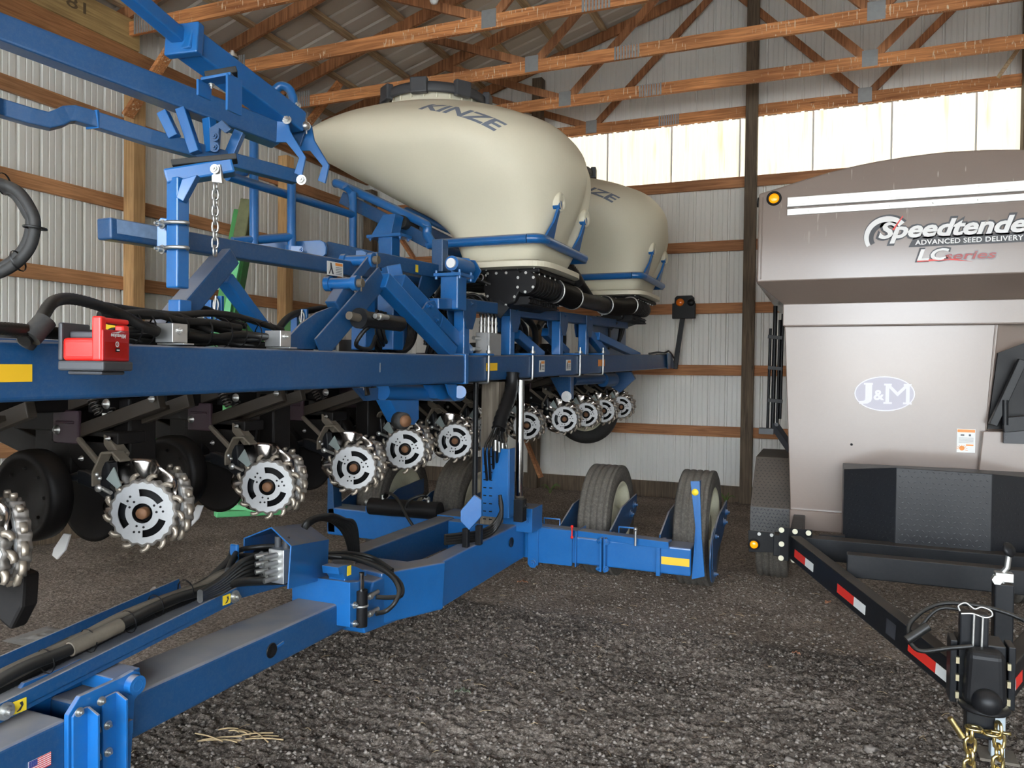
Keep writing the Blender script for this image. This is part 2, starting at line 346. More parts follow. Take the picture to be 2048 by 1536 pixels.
while x < WX1-.1:      # translucent light panels above the high girt
    x2 = min(x+.9144, WX1); w = ribs(x2-x-.012, (x, YB, 0), (1,0,0), (0,-1,0), WB0, lambda p: WB1, 'window_%d' % (k+1), PANEL)
    MB().bar((x2-.006, YB-.012, WB0), (x2-.006, YB-.012, WB1), .022, .02, (0,1,0)).build('window_seam', STEEL, w)
    x += .9144; k += 1
# front wall behind the photographer with the big open doorway
fwm = MB(); fwm.box(((XL-5.2)/2, YF, 2.6), (1.8, .05, 5.2)); fwm.box(((7.75+6.6)/2, YF, 2.6), (1.15, .05, 5.2)); fwm.box(((XL+XR)/2, YF, 4.7), (XR-XL, .05, 1.3))
fwm.prism([(XL, YF, 5.3), (XR, YF, 5.3), (XC, YF, 7.7)], (0, .05, 0)); fwm.build('wall_front', STEEL, kind='structure')
# roof
rf = MB()
for sgn, xe in ((1, XL-.3), (-1, XR+.3)):
    z_e = EAVE+.16+SL*(-.3); z_p = EAVE+.16+SL*(XC-XL)
    n = 64; ys = [YF-.3+(YB+.6-YF)*i/n for i in range(n+1)]
    vs = []
    for i, y in enumerate(ys):
        for dy, dz in ((0,0),(.02,.02),(.05,.02),(.07,0)): vs += [(xe, y+dy, z_e+dz), (XC, y+dy, z_p+dz)]
    rf.add(vs, [(2*i, 2*i+1, 2*i+3, 2*i+2) for i in range(len(vs)//2-1)])
rf.build('ceiling', ROOF, kind='structure')
sk = MB(); sk.box(((XL+XR)/2, YB-.05, .08), (XR-XL, .04, .24)); sk.build('baseboard_back', W_PO, kind='structure')
sk = MB(); sk.box((XL+.05, (YB+YF)/2, .08), (.04, YB-YF, .24)); sk.build('baseboard_left', W_PO, kind='structure')
# ---- soil floor with real relief near the photographer
def gz(x, y):
    p = V((x, y, 0))
    h = noise.noise(p*1.3)*.018+noise.noise(p*4)*.014+noise.noise(V((x*8, y*14, 3)))*.014+noise.noise(V((x*20, y*30, 7)))*.017+noise.noise(V((x*46, y*60, 2)))*.011
    return h-.012
def grid(x0, x1, y0, y1, nx, ny, name, zoff=0, f=gz):
    mb = MB(); vs = []; 
    for j in range(ny+1):
        for i in range(nx+1):
            x = x0+(x1-x0)*i/nx; y = y0+(y1-y0)*j/ny; vs.append((x, y, f(x, y)+zoff))
    mb.add(vs, [(j*(nx+1)+i, j*(nx+1)+i+1, (j+1)*(nx+1)+i+1, (j+1)*(nx+1)+i) for j in range(ny) for i in range(nx)], True)
    return mb
fl = grid(-3.3, 1.5, 1.3, 5.1, 500, 440, 'floor')
o = fl.build('floor', SOIL, kind='structure')
far = grid(XL-.5, XR+.5, YF-.6, YB+.3, 250, 250, 'floor_far', -.035, lambda x, y: gz(x, y)+(.035 if not(-3.15 < x < 1.35 and 1.45 < y < 4.95) else -.05))
far.build('floor_beyond', SOIL, kind='structure')
tl = MB(); tl.box((-27, -24, 3.2), (54, 1.5, 6.4)); tl.box((34, -24, 3.2), (57, 1.5, 6.4)); tl.build('added_sky_blocker', mat('pale_sky_blocker', (.40,.37,.33), .8), kind='structure')  # unseen blocks added to hide low sky, leaving a bright gap for reflections
og = MB(); og.add([(-60,-60,-.08),(60,-60,-.08),(60,YF-.5,-.08),(-60,YF-.5,-.08)], [(0,1,2,3)]); og.build('floor_outside', mat('yard_concrete', (.50,.47,.43), .9), kind='structure')
# clods and pebbles
clod = MB(); 
def ico(mb, c, r):
    a = [V((rnd.uniform(.6,1.2)*x, rnd.uniform(.6,1.2)*y, rnd.uniform(.4,.9)*z)) for x, y, z in ((1,0,0),(0,1,0),(-1,0,0),(0,-1,0),(0,0,1),(0,0,-1))]
    t = rnd.uniform(0, 6.3); R = Matrix.Rotation(t, 3, 'Z')
    mb.add([V(c)+R@(p*r) for p in a], [(0,1,4),(1,2,4),(2,3,4),(3,0,4),(1,0,5),(2,1,5),(3,2,5),(0,3,5)], True)
for i in range(38000):
    y = 1.3+5.5*rnd.random()**1.25; x = -3.2+5.2*rnd.random(); r = .0035+.012*rnd.random()**3
    ico(clod, (x, y, gz(x, y)+r*.2), r)
clod.build('soil_clods', mat('clod_soil', (.20,.17,.145), .95, var=.6, scale=14)); o = C.objects['soil_clods']; tag(o, 'loose crumbs of dark soil and grit strewn over the floor', 'soil', kind='stuff')
# ---- girts
ZG = [(.93,'lowest'), (1.76,'second'), (2.60,'third'), (3.44,'fourth'), (4.28,'fifth')]
nmn = {0:'knee-high', 1:'waist-high', 2:'just above the blue toolbar', 3:'level with the pallid hopper bottoms', 4:'highest'}
for i, (z, nm) in enumerate(ZG):
    o = MB().box((XL+.045, (YF+YB)/2, z), (.04, YB-YF-.1, .14)).build('wall_girt', W_GL); tag(o, 'horizontal wooden girt along the left corrugated wall, %s one counted up from the ground' % nm, 'girt')
    o = MB().box(((XL+XR)/2, YB-.06, z), (XR-XL-.16, .04, .14)).build('wall_girt', W_GB)
    tag(o, ('horizontal wooden girt on the back wall right beneath the glowing panels' if i == 4 else 'horizontal wooden girt across the back corrugated wall, %s one counted up from the ground' % nm), 'girt')
# ---- posts
def post(c, w, z1, m, label):
    o = MB().box((c[0], c[1], z1/2), (w, w, z1)).build('wooden_post', m, bevel=.006); return tag(o, label, 'post')
post((XL+.14, 5.97, 0), .15, 4.6, W_PN, 'new yellowish timber post on the left wall, behind the blue chain bracket')
post((XL+.14, 8.42, 0), .15, 4.6, W_PN, 'new yellowish timber post on the left wall behind the blue platform rails')
post((XL+.15, YB-.17, 0), .16, 4.6, W_PO, 'timber post in the corner of the two corrugated walls, left of the near hopper')
post((-3.98, YB-.16, 0), .15, 6.0, W_PO, 'brown timber post on the back wall behind the far end of the planter')
post((-.97, YB-.155, 0), .15, 7.0, W_PO, 'tall dark weathered timber post on the back wall, between planter and seed tender')
post((2.125, YB-.155, 0), .15, 6.5, W_PO, 'dark timber post at the far right edge above the seed tender')
# ---- header along left wall
hd = thing('header_beam', (XL+.2, 3, 4.6), 'doubled plank header running along the top of the left wall under the trusses', 'beam')
MB().box((XL+.24, (YF+YB)/2, 4.86), (.04, YB-YF-.2, .30)).build('plank', W_HD, hd)
MB().box((XL+.045, (YF+YB)/2, 4.86), (.04, YB-YF-.2, .30)).build('plank', W_HD, hd)
o = MB().box((XL+.27, 3.3, 5.16), (.03, 5.2, .30)).build('pale_board', W_OSB, hd, label='pale yellow board with stamped marks')
st = MB()
vf = fit(text('08 81', 1, 0, .01), .55, .11)
decal(st, vf, planefn((XL+.286, 5.0, 5.18), (0,1,0), (0,0,1), .001)); st.build('stamp', mat('stamp_ink', (.12,.08,.04), .8), hd)
# ---- trusses
yts = [YB-.1-1.19*i for i in range(13)]
ord_ = ['fixed to the back wall','first before the back wall','second before the back wall','third before the back wall','fourth before the back wall','fifth before the back wall','sixth before the back wall']
BC = EAVE-.07
for i, y in enumerate(yts):
    if y < YF+.1: break
    lab = 'wooden roof truss with orange-brown chord, '+(ord_[i] if i < 7 else 'overhead, out of view')
    if i > 7: lab = 'wooden roof truss overhead behind the photographer'
    t = thing('roof_truss', (XC, y, BC-.07), lab, 'truss', 'roof trusses' if i > 7 else 'wooden roof trusses')
    MB().box(((XL+XR)/2, y, BC), (XR-XL-.1, .04, .14)).build('bottom_chord', W_CH, t)
    for sg, xe in ((1, XL+.05), (-1, XR-.05)):
        zt = BC+.12; zp = BC+.12+SL*(XC-XL-.05)
        MB().bar((xe, y, zt), (XC, y, zp), .04, .14).build('top_chord', W_WEB, t)
        hz = lambda x: BC+.08+SL*abs(x-xe)
        b1 = XC-sg*3.56
        for j, (xa, xb) in enumerate(((b1, XC-sg*5.3), (b1, XC-sg*1.75), (XC, XC-sg*1.75))):
            MB().bar((xa+(sg*.05 if j == 1 else -sg*.05), y, BC+.05), (xb, y, hz(xb)), .038, .09).build('web', W_WEB, t)
        if i < 8:
            for xx in (b1,): MB().box((xx, y-.024, BC+.03), (.16, .004, .18)).build('nail_plate', PLATE, t)
            g = MB(); 
            for q in range(9): g.box((XC-sg*2.45-.13+q*.032, y-.024, BC), (.02, .006, .145))
            if sg == 1: g.build('nail_plate', PLATE, t)
            g = MB()
            for q in range(11): g.box((xe+sg*(.32+q*.035), y-.024, BC+.03), (.024, .006, .2))
            g.build('nail_plate', PLATE, t)
    if i < 8: MB().box((XC, y-.024, BC+.03), (.16, .004, .18)).build('nail_plate', PLATE, t)
# purlins on the top chords
for sg in (1, -1):
    for j in range(12):
        xx = XC-sg*(.25+j*.63)
        if abs(xx-XC) > 7.3: continue
        z = BC+.12+.10+SL*(7.3-abs(xx-XC))
        o = MB().bar((xx, YF+.1, z), (xx, YB-.05, z), .09, .045).build('roof_purlin', W_PUR)
        tag(o, 'pale roof purlin laid across the trusses under the %s roof slope' % ('left' if sg == 1 else 'right'), 'purlin', 'purlins under the %s roof slope' % ('left' if sg == 1 else 'right'))
# knee braces and diagonal boards of the timber frame
TN = [0]
def brace(a, b, label, m=W_WEB): TN[0] += 1; o = MB().bar(a, b, .04, .12, (0,1,0)).build('timber_brace_%d' % TN[0], m, None, kind='structure'); o['label'] = label
brace(P(255, 232, X=XL+.25), P(352, 82, X=XL+.9), 'diagonal knee brace rising from the front left post to the trusses', W_CH)
brace(P(605, 262, X=XL+.30), P(680, 165, X=XL+.9), 'diagonal knee brace left of the near hopper tip', W_CH)
brace((XL+.2, 9.6, 3.2), (XL+.2, 9.1, 2.1), 'leaning diagonal board behind the blue hinge link', W_GL)
brace(P(784, 450, Y=YB-.1), P(836, 530, Y=YB-.1), 'diagonal board on the back wall under the near hopper', W_GB)
brace(P(1045, 860, Y=YB-.27), P(1082, 955, Y=YB-.27), 'diagonal board by the foot of the brown back wall post', W_GB)
brace(P(1998, 152, Y=YB-.5), P(2075, 45, Y=YB-.5), 'short diagonal brace at the upper right edge', W_PUR)
# lamp under the roof
lp = thing('ceiling_lamp', P(868, 2, Y=6.6), 'small white lamp fitting under the roof, top centre of the photo', 'lamp')
q = P(868, 2, Y=6.6); mb = MB(); mb.lathe(q, (0,0,1), [(0,-.03),(.03,-.025),(.042,0),(.042,.02),(.06,.03),(.06,.1),(0,.1)], 20); mb.build('lamp_holder', WLOGO, lp)
mb = MB(); mb.cyl(q+V((0,0,.1)), q+V((0,0,1.0)), .012, 8); mb.build('conduit', PLATE, lp)
# ================================================================== THE PLANTER
pl = thing('planter', (-2.4, 5.0, 0), 'large blue folding corn planter with two cream bulk hoppers, filling the left of the shed', 'planter')
bb = .012
# toolbar: centre section towards the photographer and the wing towards the back wall
A0 = V((-2.29, -1.9, 1.648)); A1 = V((-2.29, 4.50, 1.718)); B0 = V((-2.335, 4.60, 1.718)); B1 = V((-1.98, 9.93, 1.868))
dA = (A1-A0).normalized(); dB = (B1-B0).normalized()
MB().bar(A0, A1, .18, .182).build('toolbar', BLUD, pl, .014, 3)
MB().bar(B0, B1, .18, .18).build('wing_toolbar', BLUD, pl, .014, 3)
m = MB(); m.bar(A1-dA*.01, A1+dA*.025, .2, .2); m.bar(B0-dB*.02, B0+dB*.02, .215, .20); m.build('flange', BLUE, pl, .006)
xf = lambda p, t, dz, off: p
def onA(px, py=None, dz=0, out=0):  # on the front face of the centre section
    q = P(px, 740, X=-2.2); t = (q.y-A0.y)/(A1.y-A0.y); c = A0.lerp(A1, t); return V((-2.2+out, c.y, c.z+dz))
def onB(px, dz=0, out=0):
    best = None
    d = fw + rt*((px-1024)/F) - up*((735-768)/F); n = V((dB.y, -dB.x, 0)).normalized(); p0 = B0+n*.09
    t = (p0-CAM).dot(n)/d.dot(n); q = CAM+d*t; s = (q.y-B0.y)/(B1.y-B0.y); c = B0.lerp(B1, s)+n*(.09+out); return V((c.x, c.y, c.z+dz))
nB = V((dB.y, -dB.x, 0)).normalized()
# reflectors, stickers
def sticker(name, m, c, w, h, uy=(0,0,1), ux=dA, parent=pl, label=None, th=.0016):
    ux, uy = V(ux).normalized(), V(uy).normalized(); n = ux.cross(uy).normalized(); mb = MB()
    mb.prism([V(c)+ux*a*w/2+uy*b*h/2 for a, b in ((-1,-1),(1,-1),(1,1),(-1,1))], n*th); return mb.build(name, m, parent, label=label)
sticker('reflector', YEL, onA(10, 0, -.005, .001), .16, .052, label='yellow reflector')
c = onB(984, .008, .001); sticker('reflector', YEL, c, .17, .055, ux=dB, label='amber reflector')
c = onB(1203, .01, .001); sticker('reflector', ORG, c, .19, .065, ux=dB, label='orange reflector')
for px in (1084, 1137):
    c = onB(px, .0, .001); s_ = sticker('warning_sticker', WHT, c, .11, .095, ux=dB, label='small white warning sticker')
    mb = MB(); f = planefn(c, dB, (0,0,1), .003); decal(mb, ([(-.02,.02),(.045,.02),(.045,.04),(-.02,.04)], [(0,1,2,3)]), f); mb.build('sticker_header', ORG, s_)
    mb = MB(); decal(mb, ([(-.045,-.03),(-.03,-.035),(-.022,.0),(-.03,.035),(-.042,.02)], [(0,1,2,3,4)]), f)
    for q in range(4): decal(mb, ([(-.01,.008-q*.011),(.043,.008-q*.011),(.043,.004-q*.011),(-.01,.004-q*.011)], [(0,1,2,3)]), f)
    mb.build('sticker_print', DKLOGO, s_)
# scratch
sticker('paint_scratch', ZINC, onA(760, 0, .01, .0), .004, .05, label='pale scratch')
# U-bolts round the wing bar
for px in (975, 1063, 1158, 1204):
    c = onB(px, 0, 0); mb = MB(); r = .0095
    mb.tube([c+nB*.012+V((0,0,.16)), c+nB*.012+V((0,0,-.07)), c+nB*.004+V((0,0,-.100)), c-nB*.03+V((0,0,-.104)), c-nB*.19+V((0,0,-.104))], r, 8, sub=3)
    mb.tube([c-nB*.19+V((0,0,-.104)), c-nB*.19+V((0,0,.15))], r, 8)
    mb.cyl(c+nB*.012+V((0,0,.105)), c+nB*.012+V((0,0,.125)), .02, 6); mb.build('u_bolt', ZINC, pl)
    MB().bar(c+nB*.03+V((0,0,.097)), c-nB*.21+V((0,0,.097)), .10, .015).build('clamp_plate', BLUE, pl, .003)
# upper bar on short uprights with gusset plates
U0 = P(915, 609, X=-2.37); q = B0.lerp(B1, (8.35-B0.y)/(B1.y-B0.y)); U1 = V((q.x-.03, 8.35, P(1216, 650, Y=8.35).z)); dU = (U1-U0).normalized()
MB().bar(U0-dU*.03, U1, .11, .088).build('upper_bar', BLUD, pl, .01, 3)
U0b = P(868, 607, X=-2.37)
MB().bar(U0b, U0, .07, .07).build('upper_bar_stub', BLUE, pl, .006)
for px in (957, 1046, 1141, 1191):
    a = onB(px, .09, -.05); t = (a.y-U0.y)/(U1.y-U0.y); b = U0.lerp(U1, t); a.x = b.x
    o = MB().bar((a.x, a.y, a.z), (b.x, b.y, b.z-.04), .085, .085, (0,1,0)).build('upright', BLUE, pl, .008)
    for s_ in (-1, 1):
        g = MB(); x = b.x+s_*.058; z = b.z+.03
        g.prism([(x, b.y-.11, z), (x, b.y+.11, z), (x, b.y+.10, z-.11), (x, b.y+.045, z-.2), (x, b.y-.045, z-.2), (x, b.y-.10, z-.11)], (s_*.007, 0, 0)); g.bolt((x+.007, b.y+.02, z-.02), (1,0,0), .012, .01); g.build('gusset_plate', BLUD, o, .002)
# front box post with cap and cylinder (below the near hopper)
def boxpost(cx, cy, w, z0, z1, cap, name='box_post', m=BLUE):
    o = MB().bar((cx, cy, z0), (cx, cy, z1), w, w, (0,1,0)).build(name, m, pl, .01, 3)
    if cap:
        g = MB(); g.box((cx, cy, z1), (w+.07, w+.07, .022))
        for i in (-1, 1):
            for j in (-1, 1): g.cyl((cx+i*(w/2+.02), cy+j*(w/2+.02), z1-.03), (cx+i*(w/2+.02), cy+j*(w/2+.02), z1+.03), .011, 8)
        g.build('cap_plate', BLUE, o, .003)
    return o
c = P(907, 600, X=-2.36); zt = P(907, 552, X=-2.36).z; boxpost(c.x, c.y, .135, c.z-.07, zt, True)
p = P(906, 527, X=-2.32); mb = MB(); mb.cyl(p+V((0,-.02,0)), p+V((0,.24,0)), .05, 20); mb.build('pivot_tube', BLUE, pl, .003)
mb = MB(); mb.cyl(p+V((0,-.035,0)), p+V((0,-.018,0)), .033, 16); mb.build('pivot_pin', WLOGO, pl)
mb = MB(); q = P(932, 545, X=-2.38); 
for dy in (.0, .10): mb.prism([q+V((-.12,dy,-.06)), q+V((.02,dy,-.06)), q+V((.07,dy,.02)), q+V((.02,dy,.10)), q+V((-.12,dy,.12))], (0,.014,0))
mb.build('pivot_ear', BLUE, pl, .003)
# ---------------------------------------------------------------- braces and tower behind the toolbar
def seg(name, m, a, b, w, h, u=(0,0,1), parent=pl, bevel=.006, **k):
    return MB().bar(a, b, w, h, u).build(name, m, parent, bevel, **k)
XB = -2.34
seg('flat_brace', BLUD, P(638, 700, X=-2.36), P(764, 553, X=-2.36), .13, .014, (1,0,0))
p1 = P(762, 560, X=-2.36); p2 = P(900, 706, X=-2.32); seg('diagonal_brace', BLUE, p1, p2, .09, .095)
p1 = P(795, 562, X=-2.45); p2 = P(872, 642, X=-2.42); seg('diagonal_brace', BLUE, p1, p2, .09, .095)
p3 = P(935, 708, X=-2.40); o = seg('diagonal_brace', BLUE, p2, p3, .09, .095)
g = MB(); pts = [P(x, y, X=-2.36) for x, y in ((852,604),(866,601),(872,612),(876,640),(862,657),(850,655),(838,640),(838,625))]
g.prism(pts, (.012,0,0)); 
for x, y in ((855,612),(862,613),(872,640),(856,654),(842,626)): g.bolt(P(x, y, X=-2.345), (1,0,0), .016, .014)
g.build('joint_plate', BLUE, pl, .004)
# quadrant plate
g = MB(); ctr = P(680, 705, X=-2.38); pts = [P(565, 697, X=-2.4), P(580, 672, X=-2.4), P(603, 647, X=-2.4), P(634, 625, X=-2.4), P(664, 614, X=-2.4), P(680, 614, X=-2.4), P(672, 700, X=-2.4)]
g.prism(pts, (-.014,0,0)); g.build('quadrant_plate', BLUD, pl, .003)
seg('link_arm', BLUD, P(668, 618, X=-2.42), P(694, 575, X=-2.42), .07, .10)
# vertical square tubes of the lift tower
for i, (px, yb, yt, X, w) in enumerate(((726, 700, 586, -2.52, .10), (735, 700, 540, -2.75, .10), (780, 700, 553, -2.56, .12), (803, 700, 575, -2.8, .10))):
    a = P(px, yb, X=X); b = P(px, yt, X=X); seg('tower_post', BLUE, (a.x, a.y, a.z), (a.x, a.y, b.z), w, w, (0,1,0))
seg('tower_tie', BLUE, P(772, 553, X=-2.56), P(800, 548, X=-2.5), .12, .12)
# pins of the link
def pinjoint(px, py, X, r, L, ax=(-1,-.1,0)):
    c = P(px, py, X=X); ax = V(ax).normalized(); mb = MB(); mb.cyl(c, c+ax*L, r, 20); mb.cyl(c+ax*.0, c+ax*.03, r*1.35, 20); mb.cyl(c+ax*(L-.03), c+ax*L, r*1.35, 20); o = mb.build('pin_boss', BLUE, pl, .003)
    mb = MB(); mb.cyl(c-ax*.03, c+ax*.01, r*.75, 16); mb.tube([c-ax*.02+V((0,0,r*1.2)), c-ax*.02-V((0,0,r*1.5))], .004, 6); mb.build('pin', TAN, o)
pinjoint(748, 520, -2.36, .030, .20); pinjoint(716, 566, -2.30, .030, .19)
g = MB(); pts = [P(x, y, X=-2.37) for x, y in ((738,512),(750,514),(748,528),(718,562),(708,572),(700,560),(706,552))]; g.prism(pts, (-.014,0,0)); g.prism([p+V((-.17,0,0)) for p in pts], (-.014,0,0)); g.build('link_plate', BLUD, pl, .003)
# hydraulic cylinder between the braces
a = P(722, 637, X=-2.30); b = P(800, 648, X=-2.30); mb = MB(); mb.cyl(a, b, .044, 22); mb.cyl(a-(b-a)*.06, a+(b-a)*.02, .055, 22); o = mb.build('hydraulic_cylinder', BLKP, pl, .003)
MB().cyl(P(698, 631, X=-2.3), a, .022, 16).build('cylinder_rod', TAN, o); mb = MB(); mb.cyl(P(750, 632, X=-2.24), P(775, 635, X=-2.24), .014, 10); mb.cyl(P(757, 633, X=-2.24), P(764, 634, X=-2.24), .02, 8); mb.build('hose_fitting', ZINC, o)
mb = MB(); mb.tube([P(760, 638, X=-2.28), P(730, 660, X=-2.35), P(712, 690, X=-2.4), P(740, 697, X=-2.4), P(752, 672, X=-2.4)], .012, 8); mb.each('hose', HOSE, pl)
# top rear beam (blue) with its gusset
a = P(742, 520, X=-2.75); b = P(900, 550, X=-2.6); seg('rear_beam', BLUD, a, b, .10, .10)
g = MB(); pts = [P(x, y, X=-2.62) for x, y in ((845,552),(893,558),(850,606),(832,598))]; g.prism(pts, (-.012,0,0)); g.build('gusset_plate', BLUD, pl)
a = P(835, 553, X=-2.95); b = P(800, 545, X=-2.95); mb = MB(); mb.cyl(P(790, 552, X=-3.0), P(850, 562, X=-3.0), .06, 18); mb.build('rear_tube', BLUE, pl)
sticker('warning_sticker', YSTK, P(834, 537, X=-2.58), .035, .05, ux=(b-a), label='small yellow sticker')
# vertical post with flanged head under the hopper frame
a = P(778, 520, X=-3.1); b = P(778, 474, X=-3.1); o = seg('box_post', BLUE, (a.x,a.y,a.z-.3), (a.x,a.y,b.z), .12, .12, (0,1,0))
mb = MB(); mb.box((a.x, a.y, b.z), (.30,.17,.022)); mb.prism([(a.x-.13,a.y-.06,b.z), (a.x+.05,a.y-.06,b.z), (a.x+.09,a.y-.06,b.z+.16), (a.x-.02,a.y-.06,b.z+.16)], (0,.12,0))
for i in (-1,1):
    for j in (-1,1): mb.bolt((a.x+i*.13, a.y+j*.06, b.z-.012), (0,0,-1), .014, .014)
mb.build('head_flange', BLUE, o, .004)
mb = MB(); c = P(815, 448, X=-3.05); mb.cyl(c+V((0,-.1,0)), c+V((0,.1,0)), .05, 16); mb.build('rubber_bushing', RUBB, o)
seg('box_post', BLUD, P(880, 545, X=-2.6), P(880, 480, X=-2.6), .09, .09, (0,1,0))
# ---------------------------------------------------------------- valve block and loops of hose over the wing bar
c = onB(1006, .17, -.12); mb = MB(); mb.box(c, (.11,.22,.17)); o = mb.build('valve_block', SILV, pl, .003)
mb = MB()
for i in range(3):
    for j in range(2): p = c+V((-.03+.06*j, -.07+.065*i, .08)); mb.cyl(p, p+V((0,0,.05)), .016, 8); mb.cyl(p+V((0,0,.05)), p+V((0,0,.13)), .011, 8); mb.cyl(p+V((0,0,.07)), p+V((0,0,.09)), .017, 6)
for i in range(2): p = c+V((-.02, -.1, -.04+i*.08)); mb.cyl(p, p+V((0,-.12,0)), .014, 8)
mb.build('fittings', ZINC, o)
mb = MB()
for i in range(6):
    p = c+V((-.03+.06*(i % 2), -.07+.065*(i//2), .2)); mb.tube([p, p+V((-.02,-.03,.10)), p+V((-.10,-.12+.03*i,.16)), p+V((-.25,-.2,.05)), p+V((-.35,-.1,-.15))], .011, 7)
for i in range(7):
    q = V((-2.42-.02*(i % 3), 5.55+.03*i, 2.0)); rr = .17+.008*i
    mb.tube([q+V((-.02*i*.3, math.cos(t)*rr*.45, math.sin(t)*rr)) for t in [j*math.pi/6-.6 for j in range(13)]], .011, 7, sub=3)
for i in range(8):
    rr = .30+.02*(i % 4); q = V((-2.75-.05*(i//4), 4.65+.05*i, 1.95))
    mb.tube([q+V((.1*math.cos(t), math.cos(t)*rr*.6, math.sin(t)*rr)) for t in [j*math.pi/6-.6 for j in range(13)]], .013, 7, sub=3)
for i in range(5):
    mb.tube([P(930, 560, X=-2.5)+V((0,0,.02*i)), P(895, 580, X=-2.5)+V((0,0,.02*i)), P(870, 620, X=-2.5)+V((0,0,.02*i)), P(850, 690, X=-2.55)+V((0,0,.02*i))], .013, 7)
for i in range(6):
    rr = .16+.012*i; q = P(800, 655, X=-2.55)+V((0,0,.05))
    mb.tube([q+V((-.02*i, math.cos(t)*rr*1.3, math.sin(t)*rr-.05)) for t in [j*math.pi/6+2.6 for j in range(9)]], .012, 7, sub=3)
for px in (1090, 1160, 1100, 1120, 1175):
    q = onB(px, .22, -.35)
    mb.tube([q+V((0,-.2,.12)), q+V((0,0,.2)), q+V((.03,.2,.1)), q+V((0,.25,-.1)), q+V((0,.0,-.16)), q+V((0,-.25,-.1))], .03, 8)
mb.each('hose', HOSE, pl)
# diagonals beyond the uprights
for (x1,y1,x2,y2,dx) in ((1080,668,1128,712,-.22),(1158,690,1080,640,-.45),(1150,663,1190,706,-.3),(1195,655,1240,712,-.15),(1215,672,1295,712,-.12)):
    a = onB(x1, 0, dx); a.z = P(x1, y1, Y=a.y).z; b = onB(x2, 0, dx); b.z = P(x2, y2, Y=b.y).z; seg('diagonal_brace', BLUE, a, b, .07, .08)
a = onB(1235, .13, -.35); seg('rear_panel', BLUD, a+V((0,0,.15)), a+V((.02,1.6,.15)), .02, .42)
seg('end_post', BLUE, onB(1290, .10, -.45), onB(1290, .95, -.45), .10, .10, (0,1,0)); 
mb = MB(); q = onB(1291, .95, -.45); mb.cyl(q+V((-.1,0,0)), q+V((.25,0,0)), .035, 14); mb.build('end_pin', BLUD, pl)
mb = MB(); q = onB(1270, .15, -.4); 
for i in range(3): mb.tube([q+V((0,.1*i,.75)), q+V((.12,.15+.1*i,.62)), q+V((.14,.3+.1*i,.3)), q+V((.05,.5,.02))], .014, 7)
mb.each('hose', HOSE, pl)
seg('lift_cylinder', BLKP, onB(1281, .15, -.4), onB(1281, .78, -.4), .06, .06, (0,1,0))
# wing end: cap plate, lamp stalk
a = V(B1); o = MB().prism([a+V((.1,-.25,.10)), a+V((.1,.02,.10)), a+V((.1,.22,-.02)), a+V((.1,.24,-.09)), a+V((.1,-.2,-.10))], (-.008,0,0)).build('end_plate', BLUD, pl)
mb = MB(); mb.box(a+V((0,.02,0)), (.2,.03,.19)); mb.build('end_cap', BLACK, pl)
p = P(1350, 738, Y=10.2); q = P(1366, 630, Y=10.2); s_ = seg('lamp_stalk', BLKP, p, q, .06, .05, (0,1,0), bevel=.003)
q = P(1368, 622, Y=10.1); mb = MB(); mb.box(q, (.30,.06,.20)); o = mb.build('lamp_housing', BLACK, s_, .006); mb = MB(); mb.prism([q+V((-.12,-.02,.08)), q+V((.13,-.02,.08)), q+V((.13,-.02,.17)), q+V((.10,-.02,.2)), q+V((-.09,-.02,.2)), q+V((-.12,-.02,.17))], (0,.04,0)); mb.build('lamp_bracket', BLACK, s_)
q = P(1360, 605, Y=10.08); mb = MB(); mb.lathe(q, (0,-1,0), [(0,.03),(.03,.028),(.048,.015),(.055,0),(.055,-.02)], 20); mb.build('amber_lens', mat('amber_lens', (.75,.16,.01), .2, coat=.5), s_)
q = P(1382, 605, Y=10.08); mb = MB(); mb.lathe(q, (0,-1,0), [(0,.03),(.03,.028),(.046,.015),(.05,0),(.05,-.02)], 20); mb.build('dark_lens', BLACK, s_)
mb = MB(); mb.tube([onB(1295, .10, .02), onB(1315, .115, .0), onB(1330, .11, .0), onB(1338, .13, .0), V((B1.x+.1, B1.y+.2, B1.z+.05))], .012, 8); mb.build('lamp_cable', HOSE, pl)
# ---------------------------------------------------------------- hoppers
def superell(cx, cy, z, ax, ay, n, p): 
    o = []
    for i in range(n):
        t = 2*math.pi*i/n; c, s_ = math.cos(t), math.sin(t)
        o.append((cx+ax*math.copysign(abs(c)**(2/p), c), cy+ay*math.copysign(abs(s_)**(2/p), s_), z))
    return o
CYH = 5.72
